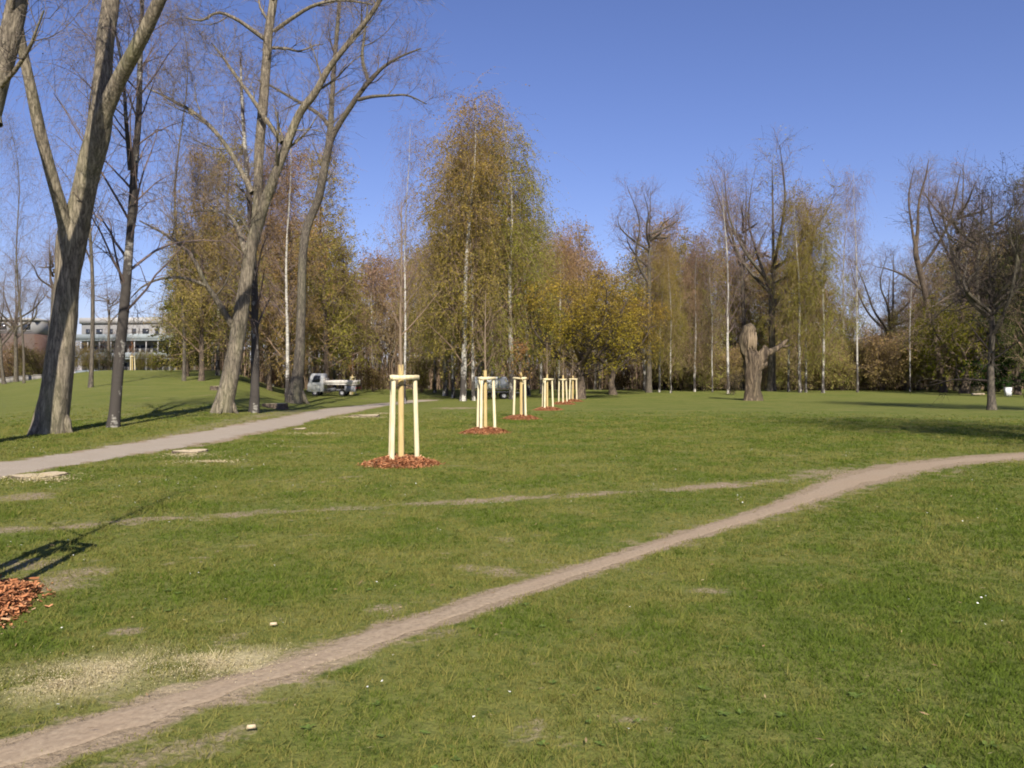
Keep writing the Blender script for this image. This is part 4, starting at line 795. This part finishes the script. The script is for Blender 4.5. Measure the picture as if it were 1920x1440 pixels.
def sapling(loc, rz, label, h, leafy, wrap_h=2.06, color=(0.2, 0.1, 0.03), cache={}):
    key = (round(h, 1), leafy)
    if key not in cache:
        z = np.linspace(-0.05, h, 8); p = np.c_[0.02 * np.sin(z * 1.7), 0.02 * np.cos(z * 1.3), z]
        l = [dict(n=20, t0=0.46, t1=0.99, ang=35, sd=8, L=0.85, K=5, bend=0.12, wig=0.08, rr=0.5, rmin=0.005, sides=4, prof=lambda t: np.clip(1.5 - 1.1 * t, 0.3, 1)), dict(n=4, t0=0.3, t1=1.0, ang=38, sd=10, L=0.3, K=3, bend=0.08, wig=0.1, rr=0.6, rmin=0.003, sides=3)]
        tm, cm = tree_meshes('sapling', [(p, np.linspace(0.046, 0.010, 8))], l, dict(n=leafy, size=0.055, spread=0.03, gap=0.1) if leafy else None, M['sapling_bark'], M['twig_brown'], 8, 0.05, False)
        mb = MB(); pole(mb, (0, 0, 0.0), (0.0, 0.01, wrap_h), 0.064, 0.058, 14, 12); cache[key] = (tm, cm, mb.mesh('jute_wrap', M['jute'], True))
    tm, cm, wm = cache[key]; e = empty('sapling', loc, rz); tag(e, label, 'young tree', 'young trees planted in a row')
    t = new_obj('trunk', tm, e); new_obj('trunk_wrap', wm, t); c = new_obj('crown', cm, e); c.color = (*color, 1); return e

def mulch_mesh(name, n, rad, hgt):
    mb = MB(); rr = np.linspace(0, 1, 9); an = np.arange(40) / 40 * 2 * math.pi
    rim = 1 + 0.22 * (fbm(np.cos(an) * 2 + 5, np.sin(an) * 2 + 5, 12, 3) - 0.5) * 2
    rx = rr[:, None] * rim[None] * rad; z = hgt * (1 - rr ** 2.2)[:, None] + 0 * rx - 0.01
    V = np.stack([rx * np.cos(an), rx * np.sin(an), z], -1); i = (np.arange(8)[:, None] * 40 + np.arange(40)[None]); i1 = (np.arange(8)[:, None] * 40 + (np.arange(40)[None] + 1) % 40)
    mb.add(V.reshape(-1, 3), np.stack([i, i + 40, i1 + 40, i1], -1).reshape(-1, 4), 0, 0.22)
    q = np.sqrt(R.uniform(0, 1.0, n)); q = np.where(R.uniform(0, 1, n) < 0.06, 1 + np.abs(R.normal(0, 0.10, n)), q); a = R.uniform(0, 2 * math.pi, n); rm = np.interp(a, np.r_[an, 2 * math.pi], np.r_[rim, rim[0]])
    c = np.c_[q * rad * rm * np.cos(a), q * rad * rm * np.sin(a), np.maximum(hgt * (1 - np.minimum(q, 1) ** 2.2), 0) + R.uniform(0.0, 0.035, n)]
    A = nrm(np.c_[R.normal(size=(n, 2)), R.normal(0, 0.35, n)]); B = nrm(np.cross(A, R.normal(0, 0.5, (n, 3)) + np.array([0, 0, 1.0]))); C = np.cross(A, B)
    l = R.gamma(2.0, 0.010, (n, 1)) + 0.006; w = R.uniform(0.005, 0.015, (n, 1)); th = R.uniform(0.003, 0.008, (n, 1))
    v = np.stack([c - A * l - B * w * 0.6, c - A * l * 0.8 + B * w, c + A * l + B * w * 0.5, c + A * l * 0.9 - B * w, c - A * l * 0.5 + C * th * 2, c + A * l * 0.6 + C * th * 2], 1)
    o = np.arange(n)[:, None] * 6; t = np.repeat(R.beta(2.2, 1.8, n), 6)
    mb.add(v.reshape(-1, 3), np.vstack([o + np.array([[0, 1, 4, 4]])[:, :3] for _ in (0,)]), 0, t)
    F = np.vstack([o + np.array([[1, 2, 5, 4]]), o + np.array([[2, 3, 5, 5]])[:, [0, 1, 2, 2]]])
    base = mb.n - len(v) * 6
    mb.f.append(o + np.array([[1, 2, 5, 4]]) + base); mb.f.append(o + np.array([[3, 0, 4, 5]]) + base); mb.f.append(o + np.array([[2, 3, 5]]) + base)
    for _ in range(3): mb.m.append(np.zeros(n, np.int32)); mb.v.append(np.zeros((0, 3))); mb.t.append(np.zeros(0))
    return mb.mesh(name, M['mulch'])
MU = [mulch_mesh('mulch_bed', 4200, 0.76, 0.16), mulch_mesh('mulch_bed', 1800, 0.82, 0.18)]
ROW = [(-146, 1150, 0.05, 'nearest'), (752, 872, 0.20, 'first'), (910, 812, 0.25, 'second'), (977, 786, -0.95, 'third'), (1026, 769, 0.2, 'fourth'), (1056, 758, 0.55, 'fifth'), (1074, 753, -0.4, 'sixth')]
SAPL = {'nearest': 'beyond the frame edge beside the trodden path', 'first': 'nearest in view, before the lone birch', 'second': 'second from the front, before the white trailer', 'third': 'third from the front in the row', 'fourth': 'fourth from the front in the row', 'fifth': 'fifth from the front in the row', 'sixth': 'last in the row, beside the dark maple trunk'}
for k, (px, py, rz, nm) in enumerate(ROW):
    b = hit(px, py); w = SAPL[nm]
    stake_frame(b, rz, 'three peeled stakes with rails, ' + w)
    sapling(b, rz * 2, 'young tree with jute wrapped stem ' + w, (4.9, 5.4, 4.6, 3.1, 4.0, 3.8, 3.6)[k], 7 if nm == 'third' else 0, color=(0.24, 0.145, 0.06))
    m = new_obj('mulch_bed', MU[0 if k < 2 else 1]); m.location = b; m.rotation_euler = (0, 0, k * 1.3); tag(m, 'ring of orange brown bark mulch under the sapling ' + w, 'mulch', 'mulch rings along the row', 'stuff')
for px, py, lab in [(248, 694, 'far off on the crest of the slope'), (661, 740, 'right behind the truck bed')]:
    b = hit(px, py) if py > 720 else on_ground(px, 106.0)
    stake_frame(b, 0.4, 'small looking set of peeled stakes ' + lab); sapling(b, 1.0, 'small looking young tree in stakes ' + lab, 3.4, 3, color=(0.28, 0.13, 0.05))

# ---------------------------------------------------------------- broken old trunk
def old_trunk():
    b = hit(1410, 751); d = b[1]; s = d / FPX
    def q(x, y, dd=0.0): v = P(x, y, d); return [v[0] - b[0], dd, v[2] - b[2]]
    e = empty('old_trunk', b); tag(e, 'broken old trunk of a dead tree with one side branch, on the lawn', 'dead tree')
    mb = MB()
    def limb(pts, rs, k=44, sides=30, lump=0.6):
        a = resample(np.c_[np.array([p for p in pts], float), np.array(rs) * s], k); tubes(mb, a[None, :, :3], a[None, :, 3], sides, 0, None, lump); return a
    limb([q(1410, 757), q(1411, 745), q(1412, 725), q(1412, 700), q(1413, 680), q(1412, 668)], [19, 16, 15, 15, 17, 16])
    limb([q(1416, 690), q(1408, 668), q(1401, 650), q(1399, 636), q(1402, 624), q(1406, 613), q(1408, 606)], [15, 14.5, 14, 14.5, 13, 11, 1.5])
    limb([q(1413, 680), q(1426, 668, -0.2), q(1431, 655, -0.3), q(1429, 648, -0.3)], [13, 10, 6, 1.5])
    new_obj('trunk', mb.mesh('old_trunk', M['dead_wood'], True), e)
    mb = MB(); limb([q(1420, 678), q(1434, 664, -0.3), q(1446, 658, -0.5), q(1458, 650, -0.6), q(1468, 641, -0.6), q(1474, 637, -0.6)], [9, 7, 5.5, 4.5, 3.2, 0.8], 24, 14); limb([q(1458, 650, -0.6), q(1468, 650, -0.7), q(1478, 647, -0.8)], [3, 2, 0.6], 10, 8)
    limb([q(1424, 690, -0.2), q(1432, 684, -0.5), q(1434, 678, -0.6)], [5, 4, 1], 10, 10)
    new_obj('branch', mb.mesh('branch', M['dead_wood'], True), e)
    mb = MB()                                     # pale torn wood where the upper limb broke
    for i in range(9):
        x = 1399 + i * 1.7 + R.uniform(-0.5, 0.5); y0, y1 = 652 + R.uniform(-3, 6), 622 + R.uniform(-5, 7); a = resample(np.c_[np.array([q(x, y0, -0.62), q(x + 0.5, (y0 + y1) / 2, -0.72), q(x + 1, y1, -0.58)]), np.array([1.0, 1.5, 0.4]) * s], 6)
        tubes(mb, a[None, :, :3], a[None, :, 3], 6, 0)
    new_obj('torn_wood', mb.mesh('torn_wood', plain('torn_wood', (0.22, 0.165, 0.105)), True), e)
old_trunk()

# ---------------------------------------------------------------- stumps, sawdust, chips
M['cut_wood'] = wood_mat('cut_wood', (0.46, 0.36, 0.22), (0.64, 0.53, 0.36)); M['sawdust'] = None
sd = NT('sawdust'); t = sd.attr('tint'); sd.base(sd.ramp(t, [(0.0, (0.30, 0.23, 0.12)), (0.6, (0.47, 0.39, 0.22)), (1.0, (0.60, 0.52, 0.33))])); M['sawdust'] = sd.mat
def stump(px, py, rpx, label, hgt=0.09):
    b = hit(px, py); r = rpx * b[1] / FPX; e = empty('tree_stump', b); tag(e, label, 'stump'); an = np.arange(30) / 30 * 2 * math.pi
    rim = r * (1 + 0.42 * (fbm(np.cos(an) * 1.9 + px, np.sin(an) * 1.9, 31, 3) - 0.5) * 2)
    mb = MB(); V = []
    for f, z in ((1.12, -0.05), (1.04, 0.25 * hgt), (1.0, hgt)): V.append(np.c_[rim * f * np.cos(an), rim * f * np.sin(an), np.full(30, z) + (0.012 * np.sin(an * 2) if z == hgt else 0)])
    V = np.vstack(V); i = np.arange(30); i1 = (i + 1) % 30
    mb.add(V, np.vstack([np.c_[i, i1, i1 + 30, i + 30], np.c_[i + 30, i1 + 30, i1 + 60, i + 60]])); new_obj('bark_side', mb.mesh('bark_side', M['brown_bark'], True), e)
    mb = MB(); rr = np.array([0.0, 0.35, 0.7, 0.985]); T = np.concatenate([np.c_[rim * f * np.cos(an), rim * f * np.sin(an), np.full(30, hgt + 0.004) + 0.012 * np.sin(an * 2) * f + 0.006 * R.normal(size=30) * (f < 0.9)] for f in rr])
    F = np.vstack([np.c_[i + 30 * k, i + 30 * k + 30, i1 + 30 * k + 30, i1 + 30 * k] for k in range(3)]); mb.add(T, F); new_obj('cut_face', mb.mesh('cut_face', M['cut_wood']), e)
    return b, r
def flakes(name, label, spots, n, size, kind='stuff', streak=None):
    mb = MB(); per = n // len(spots)
    for (px, py, rx, ry, h) in spots:
        b = hit(px, py); a = R.uniform(0, 2 * math.pi, per); q = np.abs(R.normal(0, 0.55, per)); x = b[0] + q * rx * np.cos(a); y = b[1] + q * ry * np.sin(a)
        k = fbm(x * 4, y * 4, 91, 3) + R.uniform(-0.22, 0.22, per) > 0.40; x, y, q = x[k], y[k], q[k]; m = len(x)
        if streak is not None:
            (sx, sy), (ex, ey), half = streak; u = np.array([ex - sx, ey - sy]); u = u / np.linalg.norm(u); off = (x - sx) * -u[1] + (y - sy) * u[0]
            kk = ~((np.abs(np.abs(off) - 0.055) < half) & (R.uniform(0, 1, m) < 0.9)); x, y, q = x[kk], y[kk], q[kk]; m = len(x)
        c = np.c_[x, y, H(x, y) + R.uniform(0.006, 0.04, m) + h * np.exp(-q ** 2 * 2)]
        A = nrm(np.c_[R.normal(size=(m, 2)), R.normal(0, 0.3, m)]); B = nrm(np.cross(A, np.array([[0, 0, 1.0]]) + R.normal(0, 0.4, (m, 3)))); s = size * R.uniform(0.4, 1.5, (m, 1)); el = R.uniform(0.8, 2.2, (m, 1))
        v = np.stack([c - A * s * el, c + B * s, c + A * s * el * 0.6 - B * s * 0.4], 1); mb.add(v.reshape(-1, 3), np.arange(m * 3).reshape(-1, 3), 0, np.repeat(R.uniform(0, 1, m), 3))
    o = new_obj(name, mb.mesh(name, M['sawdust'])); tag(o, label, None, None, kind); return o
stump(72, 893, 44, 'broad flat stump beside the gravel path at the edge', 0.03)
stump(354, 848, 31, 'pale fresh cut stump just below the gravel path', 0.04)
stump(684, 781, 26, 'fresh stump ringed with sawdust left of the nearest staked sapling', 0.07)
stump(562, 806, 14, 'small pale stump right below the gravel path bend', 0.05)
stump(404, 731, 9, 'pale stump on the slope left of the leaning poplar', 0.25)
stump(516, 766, 19, 'mossy low stump between the two leaning poplars', 0.28)
s0, s1 = s0_, s1_
flakes('sawdust_patch', 'pale sawdust spread over the grass beside the trodden path', [(395, 1250, 0.72, 0.36, 0.0), (200, 1262, 0.55, 0.30, 0.0), (110, 1290, 0.4, 0.22, 0.0)], 18000, 0.0030, streak=(s0, s1, 0.02))
flakes('sawdust_ring', 'pale sawdust and chips around the fresh cut stumps', [(690, 785, 2.2, 1.3, 0.06), (660, 783, 1.2, 0.9, 0.04), (720, 776, 1.0, 0.7, 0.02), (590, 814, 1.2, 0.6, 0.0), (350, 855, 0.8, 0.7, 0.02), (395, 867, 0.9, 0.3, 0.0), (80, 901, 0.9, 0.5, 0.0), (60, 897, 0.7, 0.5, 0.0)], 15000, 0.011)
def chip(px, py, ln, label):
    b = hit(px, py); mb = MB(); r = ln * b[1] / FPX; mb.box((0, 0, 0.03), (r, r * 0.25, 0.018), 0, 0.25, 0.8); o = new_obj('wood_chip', mb.mesh('wood_chip', M['cut_wood'])); o.location = b; tag(o, label, 'wood chip')
chip(470, 1376, 18, 'larger pale wood chip lying near the lower end of the path'); chip(512, 1179, 14, 'small pale wood chip on the turf above the path')

# ---------------------------------------------------------------- vehicles, bin, log
M['white_paint'] = plain('white_paint', (0.78, 0.78, 0.76), 0.35, 0.04, 3, 0.5); M['glass'] = plain('dark_glass', (0.03, 0.035, 0.045), 0.08, 0.1, 3, 0.6)
M['rubber'] = plain('rubber', (0.02, 0.02, 0.02), 0.9); M['chassis'] = plain('chassis_grey', (0.08, 0.08, 0.085), 0.6); M['grey_panel'] = plain('grey_panel', (0.27, 0.27, 0.28), 0.55); M['alu'] = plain('pale_sideboard', (0.62, 0.58, 0.52), 0.5, 0.08, 8)
M['red'] = plain('tail_red', (0.35, 0.02, 0.015), 0.4); M['grille'] = plain('bumper_black', (0.03, 0.03, 0.03), 0.6); M['tarp'] = plain('grey_tarp', (0.22, 0.235, 0.265), 0.7, 0.2)
def wheel(parent, x, y, z, r=0.33, w=0.22):
    def cyl(mb, rr, y0, y1, n=20):
        an = np.arange(n) / n * 2 * math.pi; V = np.vstack([np.c_[rr * np.cos(an), np.full(n, yy), rr * np.sin(an)] for yy in (y0, y1)]); i = np.arange(n); i1 = (i + 1) % n
        mb.add(V, np.c_[i, i1, i1 + n, i + n]); mb.f.append(np.array([list(range(n))]) + mb.n - 2 * n); mb.f.append(np.array([list(range(2 * n - 1, n - 1, -1))]) + mb.n - 2 * n)
        for _ in (0, 1): mb.m.append(np.zeros(1, np.int32)); mb.v.append(np.zeros((0, 3))); mb.t.append(np.zeros(0))
    mb = MB(); cyl(mb, r, -w / 2, w / 2); cyl(mb, r * 0.9, -w / 2 - 0.015, w / 2 + 0.015); o = new_obj('wheel', mb.mesh('wheel', M['rubber']), parent, (x, y, z)); mb = MB(); cyl(mb, r * 0.52, -w / 2 - 0.03, w / 2 + 0.03); new_obj('rim', mb.mesh('rim', M['grey_panel']), o)
def prism(mb, prof, y0, y1, mat=0):               # an x-z outline pushed along y
    n = len(prof); V = np.vstack([np.c_[np.array(prof)[:, 0], np.full(n, yy), np.array(prof)[:, 1]] for yy in (y0, y1)]); i = np.arange(n); i1 = (i + 1) % n
    mb.add(V, np.c_[i, i1, i1 + n, i + n], mat)
    for q in ([list(range(n))[::-1]], [list(range(n, 2 * n))]): mb.f.append(np.array(q) + mb.n - 2 * n); mb.m.append(np.full(1, mat, np.int32)); mb.v.append(np.zeros((0, 3))); mb.t.append(np.zeros(0))
def truck(px, d, rz, label, mirror=1, cabmat='white_paint', bedmat='alu'):
    e = empty('flatbed_truck', on_ground(px, d), rz, (mirror, 1, 1)); tag(e, label, 'truck')
    def part(nm, mat, fn, parent=e): mb = MB(); fn(mb); return new_obj(nm, mb.mesh(nm, M[mat]), parent)
    cab = part('cab', cabmat, lambda m: prism(m, [(-2.25, 0.42), (-0.78, 0.42), (-0.78, 2.16), (-0.9, 2.22), (-1.82, 2.22), (-1.95, 2.14), (-2.2, 1.25), (-2.28, 1.15), (-2.28, 0.5)], -0.85, 0.85))
    door = part('door', cabmat, lambda m: prism(m, [(-1.95, 0.55), (-0.92, 0.55), (-0.92, 2.08), (-1.68, 2.08), (-1.95, 1.3)], -0.875, -0.852), cab)
    part('side_window', 'glass', lambda m: prism(m, [(-1.82, 1.34), (-1.04, 1.34), (-1.04, 2.0), (-1.62, 2.0)], -0.884, -0.876), cab)
    part('windscreen', 'glass', lambda m: m.add([(-2.215, -0.72, 1.27), (-2.215, 0.72, 1.27), (-1.975, 0.72, 2.10), (-1.975, -0.72, 2.10)], [[0, 1, 2, 3]]), cab)
    part('bumper', 'grille', lambda m: m.box((-2.33, 0, 0.48), (0.12, 1.72, 0.22)))
    for s in (-1, 1):
        part('headlight', 'grey_panel', lambda m: m.box((-2.30, 0.6 * s, 0.82), (0.05, 0.26, 0.16))); part('mirror', 'grille', lambda m: m.box((-2.1, 1.0 * s, 1.6), (0.07, 0.14, 0.3))); part('tail_light', 'red', lambda m: m.box((2.54, 0.68 * s, 0.78), (0.04, 0.22, 0.1)))
    part('chassis', 'chassis', lambda m: (m.box((0.15, 0.32, 0.58), (4.5, 0.1, 0.18)), m.box((0.15, -0.32, 0.58), (4.5, 0.1, 0.18)), m.box((0.9, 0, 0.58), (0.12, 0.54, 0.12))))
    part('bed_floor', bedmat, lambda m: m.box((0.92, 0, 1.14), (3.2, 1.75, 0.09)))
    for s in (-1, 1): part('side_board', bedmat, lambda m: (m.box((0.14, 0.86 * s, 1.375), (1.52, 0.04, 0.36)), m.box((1.74, 0.86 * s, 1.375), (1.5, 0.04, 0.36)), m.box((0.945, 0.86 * s, 1.38), (0.06, 0.07, 0.42)), m.box((2.51, 0.86 * s, 1.38), (0.05, 0.07, 0.42))))
    part('head_board', bedmat, lambda m: m.box((-0.66, 0, 1.5), (0.05, 1.72, 0.6))); part('tail_board', bedmat, lambda m: m.box((2.5, 0, 1.375), (0.04, 1.66, 0.36)))
    part('tool_box', 'grey_panel', lambda m: m.box((1.95, -0.62, 0.72), (1.05, 0.4, 0.6))); part('fuel_tank', 'chassis', lambda m: m.box((0.1, -0.58, 0.62), (0.7, 0.36, 0.36)))
    for x in (-1.55, 1.15):
        for s in (-1, 1): wheel(e, x, 0.7 * s, 0.33)
    return e
truck(624, 80, -0.06, 'white flatbed truck parked under the trees left of the row')
def trailer(px, d):
    e = empty('trailer', on_ground(px, d), 0.12); tag(e, 'white sided trailer with grey cover parked behind the second staked sapling', 'trailer')
    def part(nm, mat, fn): mb = MB(); fn(mb); return new_obj(nm, mb.mesh(nm, M[mat]), e)
    part('frame', 'chassis', lambda m: (m.box((0, 0.5, 0.62), (3.0, 0.1, 0.12)), m.box((0, -0.5, 0.62), (3.0, 0.1, 0.12)), m.box((0, 0, 0.62), (0.1, 1.1, 0.1))))
    part('side_panel', 'white_paint', lambda m: m.box((-0.55, -0.78, 1.46), (2.1, 0.05, 0.98))); part('side_panel', 'white_paint', lambda m: m.box((-0.55, 0.78, 1.46), (2.1, 0.05, 0.98)))
    part('end_panel', 'white_paint', lambda m: m.box((-1.575, 0, 1.46), (0.05, 1.5, 0.98))); part('floor_panel', 'chassis', lambda m: m.box((0, 0, 0.86), (3.0, 1.5, 0.08)))
    part('cover', 'tarp', lambda m: prism(m, [(0.52, 0.95), (1.55, 0.95), (1.55, 1.42), (1.22, 1.95), (0.52, 1.97)], -0.76, 0.76))
    part('drawbar', 'chassis', lambda m: m.box((2.0, 0, 0.55), (1.1, 0.1, 0.1)))
    for x in (-0.6, 1.05):
        for s in (-1, 1): wheel(e, x, 0.68 * s, 0.31, 0.31, 0.18)
trailer(921, 71)
def bin_(px, d):
    e = empty('waste_bin', on_ground(px, d)); tag(e, 'small white waste bin on the lawn near the evergreen', 'bin'); 
    mb = MB(); mb.box((0, 0, 0.38), (0.5, 0.4, 0.76), 0, 0, 1.08); new_obj('body', mb.mesh('body', M['white_paint']), e); mb = MB(); mb.box((0, 0, 0.80), (0.6, 0.5, 0.07), 0, 0, 0.9); new_obj('lid', mb.mesh('lid', M['white_paint']), e)
bin_(1890, 80)
mb = MB(); pole(mb, (-0.65, 0, 0.11), (0.65, 0.05, 0.11), 0.12, 0.11, 12, 8); lg = new_obj('log', mb.mesh('log', M['cut_wood'], True)); lg.location = on_ground(1834, 82); tag(lg, 'pale peeled log lying on the far lawn beside the willow', 'log')

# ---------------------------------------------------------------- buildings beyond the slope
M['render_wall'] = plain('pale_render', (0.235, 0.23, 0.225), 0.9, 0.06, 2); M['band'] = plain('pale_fascia', (0.36, 0.35, 0.34), 0.8, 0.04); M['balc'] = plain('balcony_grey', (0.25, 0.28, 0.29), 0.8, 0.05); M['recess'] = plain('dark_recess', (0.05, 0.05, 0.055), 0.6)
def apartment():
    d = 150; a = P(150, 700, d); e = empty('apartment_block', (a[0], d, 1.0), -0.12); tag(e, 'pale three storey apartment block with grey balconies beyond the slope', 'building')
    def part(nm, mat, fn, parent=e): mb = MB(); fn(mb); return new_obj(nm, mb.mesh(nm, M[mat]), parent)
    Lx, Hh = 19.0, 11.2
    wall = part('wall', 'render_wall', lambda m: m.box((Lx / 2, 5, Hh / 2), (Lx, 9, Hh)))
    roof = part('roof', 'band', lambda m: m.box((Lx / 2, 5, Hh + 0.55), (Lx + 0.6, 9.6, 1.1))); part('chimney', 'render_wall', lambda m: m.box((Lx * 0.72, 6, Hh + 1.7), (0.9, 0.9, 1.2)), roof)
    for st in range(3):
        z = 1.6 + st * 3.25
        for k in range(8):
            x = 1.3 + k * 2.3
            if st == 2:
                w = part('window', 'glass', lambda m: m.box((x, 0.47, z + 1.5), (1.25 if k % 2 else 0.8, 0.08, 1.25))); part('frame', 'band', lambda m: m.box((x, 0.46, z + 0.82), (1.4 if k % 2 else 0.95, 0.12, 0.10)), w)
            else:
                w = part('window', 'recess', lambda m: m.box((x, 0.47, z + 1.45), (1.85, 0.08, 1.65))); part('frame', 'band', lambda m: m.box((x, 0.42, z + 1.45), (0.08, 0.06, 1.65)), w)
    for st in range(3):
        z = 1.35 + st * 3.25 + (0.15 if st == 2 else 0)
        part('balcony_slab', 'balc', lambda m: m.box((Lx / 2, -0.45, z), (Lx, 1.7, 0.16))); part('balcony_panel', 'balc', lambda m: m.box((Lx / 2, -1.27, z + 0.62), (Lx, 0.07, 1.05)))
        if st < 2:
            for k in range(9): part('balcony_post', 'band', lambda m: m.box((0.12 + k * 2.3, -1.2, z + 2.1), (0.14, 0.14, 2.05)))
apartment()
bk = NT('brick'); br = bk.n('ShaderNodeTexBrick'); br.inputs['Scale'].default_value = 5.0; br.inputs['Color1'].default_value = (0.115, 0.048, 0.031, 1); br.inputs['Color2'].default_value = (0.09, 0.040, 0.028, 1); br.inputs['Mortar'].default_value = (0.11, 0.082, 0.068, 1); bk.l(bk.coord(), br.inputs['Vector']); bk.base(br.outputs[0]); M['brick'] = bk.mat
def brickhouse():
    d = 165; a = P(-78, 700, d); e = empty('brick_building', (a[0], d, 0.6), 0.05); tag(e, 'low brick building with a pale upper storey at the edge', 'building')
    def part(nm, mat, fn, parent=e): mb = MB(); fn(mb); return new_obj(nm, mb.mesh(nm, M[mat]), parent)
    part('wall', 'brick', lambda m: m.box((7.4, 4, 5.3), (15.5, 8, 10.6))); part('upper_wall', 'render_wall', lambda m: m.box((7.4, 4.3, 12.0), (15.2, 7.6, 2.8))); roof = part('roof', 'band', lambda m: m.box((7.4, 4.2, 13.65), (15.9, 8.4, 0.5)))
    for k in range(6): w = part('window', 'glass', lambda m: m.box((1.4 + k * 2.4, 0.48, 12.1), (1.5, 0.08, 1.4))); part('sill', 'band', lambda m: m.box((1.4 + k * 2.4, 0.42, 11.33), (1.7, 0.2, 0.1)), w)
brickhouse()
mb = MB(); q0, q1 = on_ground(-40, 122), on_ground(78, 122)
for k in range(8): mb.box((q0 + (q1 - q0) * (k + 0.5) / 8) + np.array([0, 0, 0.15]), ((q1 - q0)[0] / 8 - 0.03, 0.25, 0.8)); mb.box((q0 + (q1 - q0) * (k + 0.5) / 8) + np.array([0, 0, 0.61]), ((q1 - q0)[0] / 8, 0.4, 0.12))
tag(new_obj('boundary_wall', mb.mesh('boundary_wall', plain('wall_stone', (0.20, 0.185, 0.165)))), 'low pale wall along the road in front of the brick building', 'wall')
